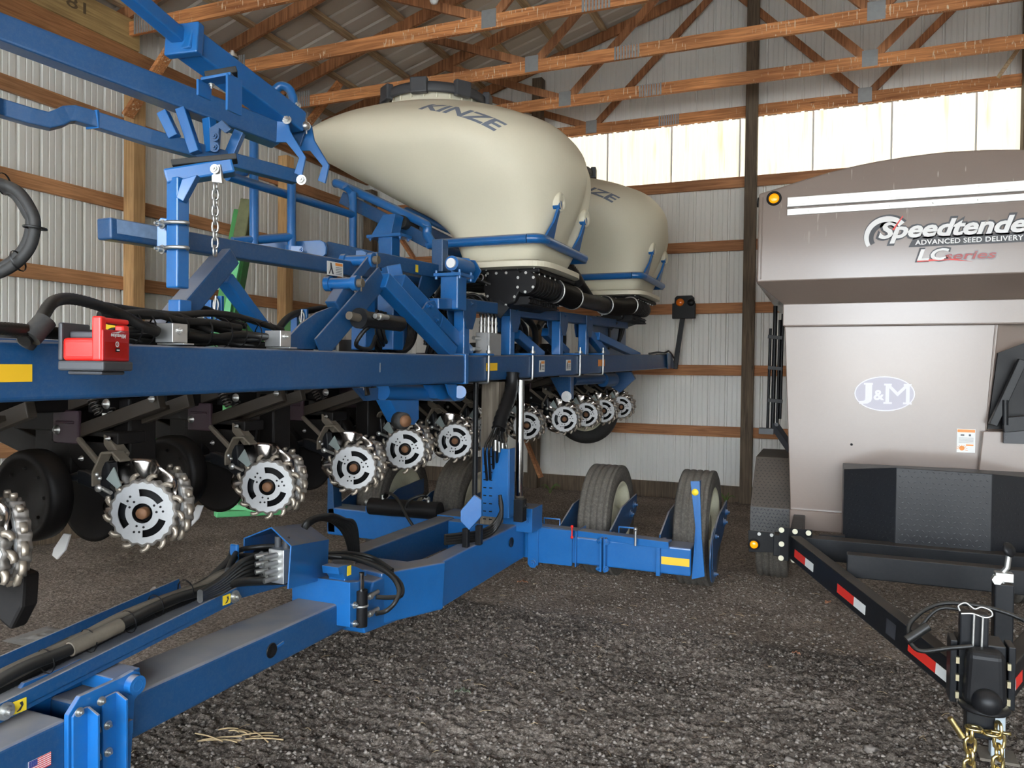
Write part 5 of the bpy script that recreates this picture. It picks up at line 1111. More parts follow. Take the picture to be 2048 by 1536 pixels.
mb = MB()
for j in range(6): mb.tube([q+V((-.06,-.08,.06-.028*j)), P(520, 1112+9*j, D=3.62), P(485, 1122+8*j, D=3.5), P(440, 1160+5*j, D=3.3), P(400, 1185+3*j, D=3.1)], .0125, 8)
for j in range(2): mb.tube([P(552,1092+14*j,D=3.75), P(515,1094+16*j,D=3.75), P(480,1100+12*j,D=3.7), P(468,1112+8*j,D=3.6), P(455,1140,D=3.4)], .0125, 8)
mb.each('hose', HOSE, pl)
g = MB(); g.box(P(469, 1114, D=3.66), (.05,.02,.13)); g.build('hose_holder', BLUE, pl, .01)
# hinge at the lower left
g = MB(); pts = [P(x, y, X=-2.27) for x, y in ((136,1432),(160,1393),(244,1355),(268,1341),(280,1344),(286,1358),(283,1380),(270,1400),(260,1560),(136,1560))]; g.prism(pts, (-.02,0,0)); g.prism([p+V((-.27,0,0)) for p in pts], (-.02,0,0)); hg = g.each('hinge_plate', BLUE, pl, .003)
g = MB(); q = P(276, 1371, X=-2.24); g.cyl(q, q-V((.05,0,0)), .034, 26); g.lathe(q, (1,0,0), [(.018,.0),(.020,.002),(.022,.0)], 20); g.build('hinge_pin', BLUE, hg, .003)
for a_, b_, c_, y_ in ((142,170,174,1418),(202,228,231,1388)):
    g = MB(); g.prism([P(x, y, X=-2.262) for x, y in ((a_,y_+16),(a_+8,y_+4),(c_,y_-6),(c_,1560),(a_,1560))], (.010,0,0)); q = P(c_, y_-4, X=-2.255); g.prism([(q.x, q.y, q.z), (q.x+.05, q.y, q.z-.02), (q.x+.05, q.y, .1), (q.x, q.y, .1)], (0,.010,0)); g.build('hinge_rib', BLUE, hg, .002)
g = MB(); g.box(P(256, 1455, X=-2.25), (.02,.03,.05))
g.build('hinge_rib', BLUE, hg, .003)
g = MB()
for x, y in ((158,1424),(202,1402),(215,1450),(192,1461),(216,1504),(193,1516)): g.bolt(P(x, y, X=-2.252), (1,0,0), .012, .012)
g.each('bolt', ZINC, hg)
g = MB(); pts = [(-2.29, P(135,1455,X=-2.29).y, P(135,1437,X=-2.29).z), (-2.29, P(-80,1500,X=-2.29).y, P(-80,1538,X=-2.29).z), (-2.29, P(-80,1500,X=-2.29).y, .16), (-2.29, P(135,1455,X=-2.29).y, .16)]
g.prism(pts, (-.27,0,0)); ht = g.build('hitch_tongue', BLUD, pl, .012, 3)
g = MB(); g.box(P(222,1352,X=-2.42), (.16,.12,.05)); g.build('hinge_stop', BLUE, pl, .006)
# flag decal on the hitch tongue
c = P(79, 1527, X=-2.288); f = planefn(c, (0,1,0), (0,0,1), .002); fd = sticker('flag_decal', WHT, c, .075, .042, ux=(0,1,0), parent=ht, label='small stars and stripes decal')
mb = MB()
for j in range(7): decal(mb, ([(-.0375,-.021+j*.00646),(.0375,-.021+j*.00646),(.0375,-.021+j*.00646+.0032),(-.0375,-.021+j*.00646+.0032)], [(0,1,2,3)]), f)
mb.build('flag_stripes', REDR, fd); mb = MB(); decal(mb, ([(-.0375,.0),(-.008,.0),(-.008,.021),(-.0375,.021)], [(0,1,2,3)]), planefn(c, (0,1,0), (0,0,1), .0025)); mb.build('flag_canton', NAVY, fd)
mb = MB(); f3 = planefn(c, (0,1,0), (0,0,1), .003)
for j in range(4):
    for i in range(5): decal(mb, ([(-.0355+i*.006,.003+j*.0045),(-.034+i*.006,.003+j*.0045),(-.0345+i*.006,.0045+j*.0045)], [(0,1,2)]), f3)
mb.build('flag_stars', WLOGO, fd)
# raised far wing wheel by the back wall
def wallwheel():
    m = MB(); c = P(1172, 822, Y=9.2); m.lathe(c, (.12,-1,0), [(.24,.08),(.30,.11),(.36,.10),(.40,.06),(.41,0),(.40,-.06),(.36,-.10),(.24,-.08)], 48); o = m.build('wing_wheel', RUBB, pl); m = MB(); m.lathe(c, (.12,-1,0), [(.25,.085),(.24,.10),(.22,.07),(.20,.05),(0,.06)], 36); m.build('wheel_rim', CREAMR, o)
wallwheel()
# ================================================================== SEED TENDER
def dripmat():
    m = TAUPE.copy(); m.name = 'taupe_paint_with_drips'; nt = m.node_tree; L = nt.links.new; b = nt.nodes['Principled BSDF']; old = b.inputs['Base Color'].links[0].from_socket
    g = N(nt, 'NewGeometry'); mp = N(nt, 'Mapping'); mp.inputs['Scale'].default_value = (34, 34, 5); L(g.outputs['Position'], mp.inputs['Vector']); n = N(nt, 'TexNoise'); n.inputs['Scale'].default_value = 1; n.inputs['Detail'].default_value = 2; L(mp.outputs[0], n.inputs['Vector'])
    k = N(nt, 'MapRange'); k.inputs['From Min'].default_value = .69; k.inputs['From Max'].default_value = .73; k.inputs['To Max'].default_value = .5; L(n.outputs['Fac'], k.inputs['Value'])
    sp = N(nt, 'SeparateXYZ'); L(g.outputs['Position'], sp.inputs[0]); z = N(nt, 'MapRange'); z.inputs['From Min'].default_value = 2.6; z.inputs['From Max'].default_value = 3.0; L(sp.outputs['Z'], z.inputs['Value'])
    mu = N(nt, 'Math', operation='MULTIPLY'); L(k.outputs[0], mu.inputs[0]); L(z.outputs[0], mu.inputs[1])
    mx = N(nt, 'MixRGB'); mx.inputs[2].default_value = (.55,.5,.45,1); L(mu.outputs[0], mx.inputs[0]); L(old, mx.inputs[1]); L(mx.outputs[0], b.inputs['Base Color']); return m
TDRIP = dripmat()
td = thing('seed_tender', (.55, 6.5, 0), 'taupe bulk seed tender trailer with black drawbar, at the right of the shed', 'seed tender')
YU, YL, XC2 = 5.80, 6.08, .52
arc = [P(x, y, Y=YU) for x, y in ((1512.6,565),(1517.7,387.5),(1551.6,377),(1600,361),(1661.6,343),(1710,331),(1754.7,322),(1810,313),(1873,305),(1960,298.5))]
prof = [(p.x, p.z) for p in arc]; prof = prof[:9]; prof += [(2*.70-x, z) for x, z in prof[::-1]]
zb = prof[0][1]; g = MB(); g.prism([(x, YU, z) for x, z in prof], (0, 2.6, 0)); ub = g.build('upper_tank', TDRIP, td, .012, 3)
xl0 = P(1566, 608, Y=YL-.04).x; zl0 = P(1566, 608, Y=YL-.04).z; zl1 = P(1570, 652, Y=YL-.04).z; xr0 = 2*XC2-xl0
x0 = prof[0][0]; x1 = prof[-1][0]
g = MB(); g.add([(x0,YU,zb),(x1,YU,zb),(x1,YU+2.6,zb),(x0,YU+2.6,zb),(xl0,YL-.04,zl0),(xr0,YL-.04,zl0),(xr0,YU+2.3,zl0),(xl0,YU+2.3,zl0)], [(0,1,5,4),(1,2,6,5),(2,3,7,6),(3,0,4,7),(4,5,6,7),(0,3,2,1)]); g.build('tank_hopper', TAUPE, td, .004)
g = MB(); g.box(((xl0+xr0)/2, YL-.04+1.1, (zl0+zl1)/2), (xr0-xl0, 2.2, zl0-zl1)); g.build('tank_collar', TAUPE, td, .006)
bl = P(1582, 1055, Y=YL); tr_ = P(1998, 656, Y=YL); br = P(1950, 1060, Y=YL)
g = MB(); g.prism([(xl0+.012, YL, zl1), (tr_.x, YL, zl1), (br.x, YL, bl.z), (bl.x, YL, bl.z)], (0, 1.6, 0)); lf = g.build('lower_front', TAUPE, td, .006)
g = MB(); g.box(((bl.x+br.x)/2-.0, YL-.02, bl.z+.07), (br.x-bl.x+.02, .05, .15)); g.build('lower_ledge', TAUPE, td, .01)
g = MB(); g.prism([(tr_.x-.01, YL+.02, zl1), (tr_.x+.27, YL+.12, zl1), (tr_.x+.27, YL+.12, 1.0), (1.0, YL+.02, 1.0)], (0,1.5,0)); g.build('side_panel', TAUPE, td)
p_ = [P(x, y, Y=YL-.02) for x, y in ((1990,706),(2060,680),(2060,858),(1969,858))]; g = MB(); g.prism([(a.x+.02, YL+.03, a.z) for a in p_], (0,-.04,0)); g.build('dark_opening', BLACK, td)
g = MB(); g.prism([P(x, y, Y=YL-.06) for x, y in ((1966,862),(2070,864),(2070,1010),(1950,1010))], (0,.5,0)); g.build('sill_box', TAUPE, td, .006)
g = MB(); g.bar(P(1985,850,Y=YL-.1), P(2045,720,Y=YL-.1), .06, .05); g.bar(P(2005,850,Y=YL-.1), P(2060,845,Y=YL-.1), .05, .10); g.cyl(P(2010,800,Y=YL-.12), P(2010,850,Y=YL-.12), .02, 12); g.build('conveyor_frame', BLKP, td, .004)
g = MB(); g.box(P(2040,868,Y=YL-.10), (.19,.02,.13)); 
for px, py in ((2013,866),(2013,877)): g.bolt(P(px, py, Y=YL-.115), (0,-1,0), .011, .008)
g.build('hinge_plate', DGREY, td, .004)
# weld seams
g = MB(); 
for a, b in (((x0+.03,YU-.002,zb+.02),(x0+.035,YU-.002,prof[1][1]-.03)),((xl0+.02,YL-.043,zl1),(xr0,YL-.043,zl1)),((tr_.x-.02,YL-.003,zl1),(br.x+.03,YL-.003,1.0))): g.tube([a, b], .005, 6, False)
g.build('weld_bead', TAUPE, td)
# aluminium rail across the top of the face
a1 = P(1575, 397, Y=YU); a2 = P(1577, 428, Y=YU); xe_ = 2*.70-a1.x
g = MB(); w_ = xe_-a1.x; cx = (xe_+a1.x)/2; g.box((cx, YU-.012, a1.z-.025), (w_, .022, .055)); g.box((cx, YU-.020, a1.z-.060), (w_, .035, .015)); g.box((cx, YU-.006, (a1.z+a2.z)/2-.045), (w_, .010, .045)); o = g.build('rail_trim', ALU, td, .002)
g = MB()
for i in range(7):
    for z in (a1.z-.012, a2.z+.012): g.bolt((a1.x+.14+.26*i, YU-.022, z), (0,-1,0), .006, .005)
g.each('rivet', ZINC, o)
def lamp(px, py, Yp, r, par):
    q = P(px, py, Y=Yp); g = MB(); g.lathe(q, (0,-1,0), [(r*1.45,0),(r*1.4,.014),(r*1.05,.016),(r,.004)], 28); o = g.build('marker_lamp', BLACK, par); g = MB(); g.lathe(q, (0,-1,0), [(0,.016),(r*.6,.014),(r*.95,.008),(r,.0)], 28); g.build('amber_lens', bpy.data.materials['amber_lens_bright'], o); return o
am = mat('amber_lens_bright', (.95,.33,.005), .25, coat=.5)
am.node_tree.nodes['Principled BSDF'].inputs['Emission Color'].default_value = (1,.3,.0,1); am.node_tree.nodes['Principled BSDF'].inputs['Emission Strength'].default_value = .25
lamp(1548, 397, YU, .036, td)
# lettering
def face(px, py, Yp): return P(px, py, Y=Yp)
def box2(px0, py0, px1, py1, Yp): a = P(px0, py1, Y=Yp); b = P(px1, py0, Y=Yp); return (a+b)/2, b.x-a.x, P((px0+px1)/2, py0, Y=Yp).z-P((px0+px1)/2, py1, Y=Yp).z
ly = YU-.001
c, w_, h_ = box2(1758, 436, 2100, 476, YU); c.y = ly; c.z -= .004
SP = text('Speedtender', 1, .28, .034, .98); big = fit(SP, .95, .150); shx = c.x-.0
sx = P(1757, 460, Y=YU).x+.475; fz = c.z
fb = planefn((sx, ly, fz), (1,0,0), (0,0,1), .003); fa = planefn((sx, ly, fz), (1,0,0), (0,0,1), .001); fc2 = planefn((sx, ly, fz), (1,0,0), (0,0,1), .0045)
mb = MB(); decal(mb, fit(text('Speedtender', 1, .28, .075, .98), .985, .18), fa)
decal(mb, ([(-.29,-.105),(.47,-.105),(.47,-.04),(-.26,-.04)], [(0,1,2,3)]), fa)
crescent = [(-.535+.155*math.cos(t)*1.0, -.03+.155*math.sin(t)) for t in [math.radians(a) for a in range(215, 45, -10)]]; inner = [(-.50+.085*math.cos(t), -.045+.085*math.sin(t)) for t in [math.radians(a) for a in range(45, 215, 10)]]
cm = lambda k: ([( -.515+(x+.515)*k, -.03+(y+.03)*k) for x, y in crescent]+[(-.515+(x+.515)*(2-k), -.03+(y+.03)*(2-k)) for x, y in inner])
def ringquads(mb, f, r0, r1):
    A = [math.radians(a) for a in range(40, 215, 7)]
    for i in range(len(A)-1):
        t0, t1 = A[i], A[i+1]; k0 = 1-.4*i/len(A); k1 = 1-.4*(i+1)/len(A); cx, cy = -.43, -.03
        decal(mb, ([(cx+r0*math.cos(t0), cy+r0*math.sin(t0)), (cx+r0*math.cos(t1), cy+r0*math.sin(t1)), (cx+(r0+(r1-r0)*k1)*math.cos(t1), cy+(r0+(r1-r0)*k1)*math.sin(t1)), (cx+(r0+(r1-r0)*k0)*math.cos(t0), cy+(r0+(r1-r0)*k0)*math.sin(t0))], [(3,2,1,0)]), f)
ringquads(mb, fa, .075, .165); mb.build('logo_backing', DKLOGO, ub)
mb = MB(); decal(mb, big, fb); ringquads(mb, fb, .105, .148); decal(mb, [[(x+.06, y-.076) for x, y in v] if i == 0 else v for i, v in enumerate(fit(text('ADVANCED SEED DELIVERY', 1, 0, .02, 1.05), .62, .034))], fc2); mb.build('lettering', WLOGO, ub)
mb = MB(); decal(mb, ([(-.39,.02),(-.33,.11),(-.325,.105),(-.38,.015)], [(0,1,2,3)]), fc2); mb.build('logo_needle', REDR, ub)
c, w_, h_ = box2(1840, 498, 1892, 520, YU); f1 = planefn((c.x, ly, c.z), (1,0,0), (0,0,1), .003); f0 = planefn((c.x, ly, c.z), (1,0,0), (0,0,1), .001); mb = MB(); decal(mb, fit(text('LC', 1, .22, .06), .215, .10), f0); mb.build('logo_backing', DKLOGO, ub); mb = MB(); decal(mb, fit(text('LC', 1, .22, .03), .19, .078), f1); mb.build('lettering', WLOGO, ub)
c, w_, h_ = box2(1894, 502, 1986, 519, YU); f1 = planefn((c.x, ly, c.z), (1,0,0), (0,0,1), .003); f0 = planefn((c.x, ly, c.z), (1,0,0), (0,0,1), .001); mb = MB(); decal(mb, fit(text('series', 1, .22, .05), .315, .065), f0); mb.build('logo_backing', mat('grey_outline', (.30,.28,.30), .4), ub); mb = MB(); decal(mb, fit(text('series', 1, .22, .012), .30, .05), f1); mb.build('lettering', mat('dusty_red_lettering', (.42,.09,.09), .45), ub)
mb = MB(); q = P(1834, 524, Y=ly); f1 = planefn(q, (1,0,0), (0,0,1), .002); decal(mb, ([(0,0),(.10,.002),(.20,.004),(.33,-.012),(.20,.014),(.10,.014),(.0,.018)], [tuple(range(7))]), f1); mb.build('logo_swoosh', REDR, ub)
c, w_, h_ = box2(1708, 752, 1831, 822, YL); f0 = planefn((c.x, YL-.0, c.z), (1,0,0), (0,0,1), .001); f1 = planefn((c.x, YL, c.z), (1,0,0), (0,0,1), .003); f2 = planefn((c.x, YL, c.z), (1,0,0), (0,0,1), .002)
mb = MB(); decal(mb, ell2(w_/2, h_/2), f0); mb.build('oval_rim', PALEL, lf); mb = MB(); decal(mb, ell2(w_/2-.008, h_/2-.008), f2); mb.build('oval_badge', LOGOL, lf)
def mv(vf, dx, dy): return [(x+dx, y+dy) for x, y in vf[0]], vf[1]
mb = MB(); decal(mb, mv(fit(text('J', 1, 0, .02), .09, .155), -.125, 0), f1); decal(mb, mv(fit(text('M', 1, 0, .0), .155, .145), .085, 0), f1); decal(mb, mv(fit(text('&', 1, 0, .03), .07, .075), -.035, -.01), f1)
for dx_, dy_, w2_ in ((-.105,.07,.06),(.022,.066,.05),(.148,.066,.05),(.022,-.066,.055),(.148,-.066,.055)): decal(mb, mv(rect2(w2_, .014), dx_, dy_), planefn((c.x, YL, c.z), (1,0,0), (0,0,1), .0042))
mb.build('lettering', PALEL, lf)
# warning sticker on the lower face
c, w_, h_ = box2(1913, 858, 1951, 905, YL); s_ = sticker('warning_sticker', WHT, (c.x, YL-.001, c.z), w_, h_, ux=(1,0,0), parent=lf, label='white sticker with orange header and sun mark'); f = planefn((c.x, YL-.001, c.z), (1,0,0), (0,0,1), .003)
mb = MB(); decal(mb, mv(rect2(w_*.95, h_*.12), 0, h_*.42), f); decal(mb, mv(rect2(w_*.4, h_*.06), w_*.2, -h_*.18), f); decal(mb, mv(ell2(h_*.10, h_*.10, 12), -w_*.22, -h_*.32), f)
for i in range(8): t = i*math.pi/8; decal(mb, ([(-w_*.22+h_*r_*math.cos(t+e_), -h_*.40+h_*r_*math.sin(t+e_)) for r_, e_ in ((.12,-.05),(.22,-.05),(.22,.05),(.12,.05))], [(0,1,2,3)]), f)
mb.build('sticker_header', ORG, s_); mb = MB()
for i in range(5): decal(mb, mv(rect2(w_*.8, h_*.012), 0, h_*(.12-.05*i)), f)
decal(mb, mv(rect2(w_*.2, h_*.06), -w_*.2, h_*.24), f); decal(mb, mv(rect2(w_*.12, h_*.08), w_*.2, h_*.24), f); mb.build('sticker_print', DKLOGO, s_)
g = MB(); g.lathe(P(1703, 889, Y=YL), (0,-1,0), [(0,.002),(.009,.002),(.009,0)], 12); g.build('drain_hole', BLACK, lf)
# diamond plate toolbox
tl = [P(1688,938,D=5.2), P(1686,1088,D=5.2)]; fl = [P(1793,935,D=4.82), P(1788,1105,D=4.82)]; Yf = fl[0].y; fr = [P(1985,948,Y=Yf), P(1985,1125,Y=Yf)]; rr = [P(2090,958,Y=tl[0].y), P(2090,1120,Y=tl[0].y)]
zt, zb_ = (fl[0].z+fr[0].z)/2, (fl[1].z+fr[1].z)/2
g = MB(); pl4 = [(tl[0].x, tl[0].y), (fl[0].x, Yf), (fr[0].x, Yf), (rr[0].x, tl[0].y), (rr[0].x, YL-.02), (tl[0].x, YL-.02)]
zts = [tl[0].z, fl[0].z, fr[0].z, rr[0].z, rr[0].z, tl[0].z]; zbs = [tl[1].z, fl[1].z, fr[1].z, rr[1].z, rr[1].z, tl[1].z]
vs = [(x, y, z) for (x, y), z in zip(pl4, zbs)]+[(x, y, z) for (x, y), z in zip(pl4, zts)]; g.add(vs, [tuple(range(6))[::-1], tuple(range(6, 12))]+[(i, (i+1) % 6, 6+(i+1) % 6, 6+i) for i in range(6)]); tb = g.build('toolbox', DIAM, td, .004)
def lozenges(mb, o, ux, uy, W_, H_, stp=.034):
    o, ux, uy = V(o), V(ux).normalized(), V(uy).normalized(); n = ux.cross(uy).normalized(); j = 0; y = stp*.6
    while y < H_-.01:
        x = stp*(.6+.5*(j % 2)); i = 0
        while x < W_-.01:
            a_ = math.pi/4 if (i+j) % 2 else -math.pi/4; d = ux*math.cos(a_)+uy*math.sin(a_); s_ = n.cross(d); c = o+ux*x+uy*y; l = .0125; w_ = .0042
            mb.add([c+d*l, c+s_*w_, c-d*l, c-s_*w_, c+n*.0022+d*l*.4, c+n*.0022-d*l*.4], [(0,1,4),(1,2,5,4),(2,3,5),(3,0,4,5)], True); x += stp; i += 1
        y += stp; j += 1
g = MB()
for a, b in ((0,1),(1,2),(2,3)):
    A_ = V((pl4[a][0], pl4[a][1], max(zbs[a], zbs[b])-.01)); B_ = V((pl4[b][0], pl4[b][1], A_.z)); lozenges(g, A_, B_-A_, (0,0,1), (B_-A_).length, min(zts[a], zts[b])-A_.z)
lz = g.build('tread_pattern', DIAM, tb)
# fender and wheel
xa, xb_ = P(1500, 1045, Y=6.1).x, P(1584, 1045, Y=6.1).x; z0, z1_, z2_, z3_ = .40, .476, .69, 1.03
g = MB(); g.prism([(xa, 6.10, z1_), (xa, 6.10, z2_), (xa, 6.55, z3_), (xa, 7.3, z3_), (xa, 7.8, z2_), (xa, 7.8, z2_-.02), (xa, 7.28, z3_-.02), (xa, 6.57, z3_-.02), (xa, 6.12, z2_-.02), (xa, 6.12, z1_)], (xb_-xa, 0, 0)); fe = g.build('fender', mat('dust_caked_plate', (.03,.03,.03), .45, dust=.92, dustc=(.13,.105,.085), dirt=.45, lo=.1), td, .002)
g = MB(); lozenges(g, (xa, 6.099, z1_), (1,0,0), (0,0,1), xb_-xa, z2_-z1_, .026); lozenges(g, (xa, 6.10, z2_), (1,0,0), (0,.45,.34), xb_-xa, .55, .032); g.build('tread_pattern', DIAM, fe)
g = MB(); g.prism([(xa-.012, 6.09, z1_+.03), (xa+.28, 6.09, z1_+.02), (xa+.30, 6.09, .36), (xa-.005, 6.09, .34)], (0,.012,0)); fs_ = g.build('fender_skirt', BLKP, td, .002); lamp(1508, 1089, 6.085, .03, fs_)
g = MB(); 
for x in (.07,.16): g.bolt((xa+x, 6.085, z1_+.01), (0,-1,0), .010, .006)
g.each('bolt', ZINC, fs_)
g = MB(); X_ = (xa+xb_)/2-.02; prf = [(.22,-.10),(.32,-.125),(.36,-.12)]
for k_ in range(5): a_ = -.09+.045*k_; prf += [(.372,a_-.015),(.372,a_+.015)]+([(.36,a_+.019),(.36,a_+.026)] if k_ < 4 else [])
prf += [(.36,.12),(.32,.125),(.22,.10)]; g.lathe((X_, 6.84, .365), (1,0,0), prf, 48); tw = g.build('tyre', TIRE, td); g = MB(); g.lathe((X_, 6.84, .365), (1,0,0), [(.22,-.10),(.2,-.06),(0,-.05)], 30); g.lathe((X_, 6.84, .365), (1,0,0), [(.22,.10),(.2,.06),(0,.05)], 30); g.build('wheel_rim', DGREY, tw)
g = MB(); X2_ = 2*XC2+.0-X_; g.lathe((X2_, 6.84, .365), (1,0,0), prf, 40); g.build('tyre', TIRE, td)
# frame and drawbar
CL = P(1590, 1094, D=4.9); CN = P(1925, 1360, D=3.2)
g = MB(); g.bar(CL, CN, .07, .150, h2=.14); leg = g.build('drawbar_leg', BLKP, td, .006)
XCC = P(1970, 1380, D=3.1).x; CR = V((2*XCC-CL.x, CL.y, CL.z)); CM = V((2*XCC-CN.x, CN.y, CN.z)); g = MB(); g.bar(CR, CM, .07, .150, h2=.14); leg2 = g.build('drawbar_leg', BLKP, td, .006)
dl = (CN-CL).normalized(); nl = V((0,0,1)).cross(dl).normalized()
if nl.dot(CAM-CL) < 0: nl = -nl
ul = nl.cross(dl); ul = ul if ul.z > 0 else -ul
LL = (CN-CL).length
def onleg(px):
    d = fw + rt*((px-1024)/F) - up*((1200-768)/F); best = 0; bd = 1e9
    for i in range(400):
        t = i/399; c = CL.lerp(CN, t)+nl*.035; v = c-CAM; sx_ = 1024+F*v.dot(rt)/v.dot(fw)
        if abs(sx_-px) < bd: bd = abs(sx_-px); best = t
    return best
for a, b, m_ in ((1590,1611,REDR),(1611,1627,WHT),(1675,1708,REDR),(1708,1731,WHT),(1817,1872,REDR),(1872,1912,WHT)):
    t0, t1 = onleg(a), onleg(b); c = CL.lerp(CN, (t0+t1)/2)+nl*.0355-ul*.012; ux_ = dl if dl.cross(ul).dot(nl) > 0 else -dl; sticker('reflective_tape', m_, c, (t1-t0)*LL, .05, ux=ux_, uy=ul, parent=leg, label=('red' if m_ is REDR else 'white')+' reflective tape')
t0 = onleg(1783); c = CL.lerp(CN, t0)+nl*.0355; f = planefn(c, ux_, ul, .002); mb = MB(); decal(mb, rect2(.085,.075), f); mb.build('data_plate', DKLOGO, leg); mb = MB(); f = planefn(c, ux_, ul, .003)
for i in range(6): decal(mb, mv(rect2(.06,.004), 0, .028-.011*i), f)
for i in (-1, 1): decal(mb, mv(rect2(.085,.002), 0, i*.037), f); decal(mb, mv(rect2(.002,.075), i*.042, 0), f)
mb.build('data_plate_print', DGREY, leg)
dl2 = (CM-CR).normalized(); n2 = V((0,0,1)).cross(dl2); n2 = n2 if n2.dot(CAM-CR) > 0 else -n2; u2 = n2.cross(dl2); u2 = u2 if u2.z > 0 else -u2; ux2 = dl2 if dl2.cross(u2).dot(n2) > 0 else -dl2
for a, m_ in ((.985,WHT),(.93,REDR)): sticker('reflective_tape', m_, CR.lerp(CM, a)+n2*.0355-u2*.01, .10, .05, ux=ux2, uy=u2, parent=leg2, label=('red' if m_ is REDR else 'white')+' reflective tape')
g = MB(); 
g.prism([P(x, y, D=4.88) for x, y in ((1559,1055),(1578,1056),(1577,1122),(1558,1120))], (0,.015,0)); g.prism([P(x, y, D=4.95) for x, y in ((1570,1056),(1624,1060),(1624,1084),(1572,1078))], (0,.012,0)); g.build('mount_plate', BLKP, td, .002)
g = MB()
for x, y in ((1563,1060),(1563,1088),(1562,1116)): g.bolt(P(x, y, D=4.86), (0,-1,0), .013, .008)
for x, y in ((1590,1063),(1617,1066),(1587,1120)): g.bolt(P(x, y, D=4.93), (0,-1,0), .013, .008)
g.each('bolt', mat('pale_yellow_bolt', (.55,.52,.40), .45, metal=.3), td)
g = MB(); z_f = CL.z; g.box((XC2+.03, CL.y+.14, z_f-.02), (1.72,.12,.14)); g.build('front_frame', BLKP, td, .006)
for xx in (CL.x+.0, 2*XC2-CL.x): g = MB(); g.bar((xx, CL.y+.1, z_f-.0), (xx, 8.3, z_f), .08, .14); g.build('side_rail', BLKP, td, .006)
g = MB(); a = P(1693, 1128, D=4.35); b = P(2070, 1190, Y=a.y); g.bar(a, (b.x+.1, a.y, a.z), .09, .13); g.build('cross_beam', BLKP, td, .006)
g = MB(); g.prism([P(x, y, Y=CL.y+.25) for x, y in ((1637,1070),(1690,1072),(1690,1086),(1637,1082))], (0,.05,0)); g.build('step_plate', BLKP, td)
# coupler
c = P(1962, 1345, D=3.05); g = MB(); g.box(c+V((0,.05,0)), (.165,.14,.24)); cb = g.build('coupler_channel', BLKP, td, .006)
g = MB(); g.box(c+V((-.10,.02,0)), (.025,.10,.25)); g.box(c+V((.10,.02,0)), (.025,.10,.25)); g.each('coupler_side', BLKP, td, .004)
g = MB()
for dz in (-.09,-.02,.05):
    for s_ in (-1, 1): g.box(c+V((s_*.088,-.035,dz)), (.012,.02,.025))
g.each('bolt', mat('pale_brass_bolt', (.62,.55,.36), .35, metal=.9), cb)
g = MB(); g.prism([c+V((-.065,-.03,.12)), c+V((.065,-.03,.12)), c+V((.075,-.03,-.10)), c+V((-.075,-.03,-.10))], (0,-.09,0)); bh = g.build('ball_housing', BLACK, td, .03, 4); g = MB(); g.ball(c+V((.0,-.13,-.07)), .052, 24, 16, (1,.9,1)); g.lathe(c+V((0,-.075,-.115)), (0,0,1), [(.0,0),(.085,0),(.09,.008),(.085,.016),(0,.016)], 28); g.build('ball_cap', BLACK, bh)
g = MB(); g.box(c+V((0,.02,-.19)), (.10,.08,.14)); g.build('coupler_post', BLKP, td, .006)
g = MB(); g.box(c+V((-.03,.0,.17)), (.10,.05,.14)); g.build('latch_box', BLKP, td, .006)
g = MB(); q = c+V((-.03,-.045,.20)); g.tube([q+V((-.055,0,.05)), q+V((-.06,0,.07)), q+V((-.035,0,.085)), q+V((-.005,0,.065)), q+V((.02,0,.075)), q+V((.05,0,.065)), q+V((.055,0,.045)), q+V((.03,0,.035)), q+V((-.01,0,.045)), q+V((-.05,0,.04))], .004, 7); g.tube([q+V((-.005,0,.045)), q+V((-.008,0,-.12))], .005, 7); g.tube([q+V((.025,0,.04)), q+V((.022,0,-.12))], .005, 7); g.build('hairpin_clip', ZINC, td)
g = MB(); q = c+V((-.12,-.02,.16)); g.tube([q+V((-.14,.0,-.07)), q+V((-.13,.05,.0)), q+V((-.02,.12,.07)), q+V((.14,.12,.08)), q+V((.28,.08,.05)), q+V((.30,.0,.0))], .009, 8); g.tube([q+V((-.14,.0,-.07)), q+V((-.10,-.03,-.09)), q+V((.0,-.04,-.06)), q+V((.08,-.04,-.04))], .009, 8); g.tube([q+V((-.10,.05,-.02)), q+V((-.02,.09,.06)), q+V((.10,.09,.06))], .007, 7); g.cyl(q+V((-.15,-.01,-.06)), q+V((-.07,.02,.0)), .018, 12); g.build('breakaway_cable', HOSE, td)
g = MB(); q = V(c)+V((-.07,-.05,-.175)); g.cyl(q+V((-.045,-.02,-.0)), q+V((.0,-.02,-.07)), .012, 10); g.build('chain_pin', GOLD, td)
for j, (dx_, dy_, zs) in enumerate(((-.045,-.06,-.23),(.055,-.05,-.20))):
    g = MB(); q = c+V((dx_, dy_, zs)); zz = 0; k_ = 0
    while q.z-zz > .04: link(g, (q.x+.004*math.sin(k_), q.y, q.z-zz), (1,.35,0) if k_ % 2 else (-.35,1,0), .0068, .062, .020); zz += .044; k_ += 1
    for i in range(5): link(g, (q.x+.03*i-.02, q.y-.05-.015*i, .02), (1,.4,.0), .0068, .062, .020, (.4,.9,.2))
    g.build('safety_chain', GOLD, td)
g = MB()
for i in range(4): link(g, c+V((-.03+.03*i,-.06,-.205-.012*math.sin(i*1.05))), (1,0,0) if i % 2 else (0,1,0), .0068, .055, .02, (1,0,0))
g.build('safety_chain', GOLD, td)
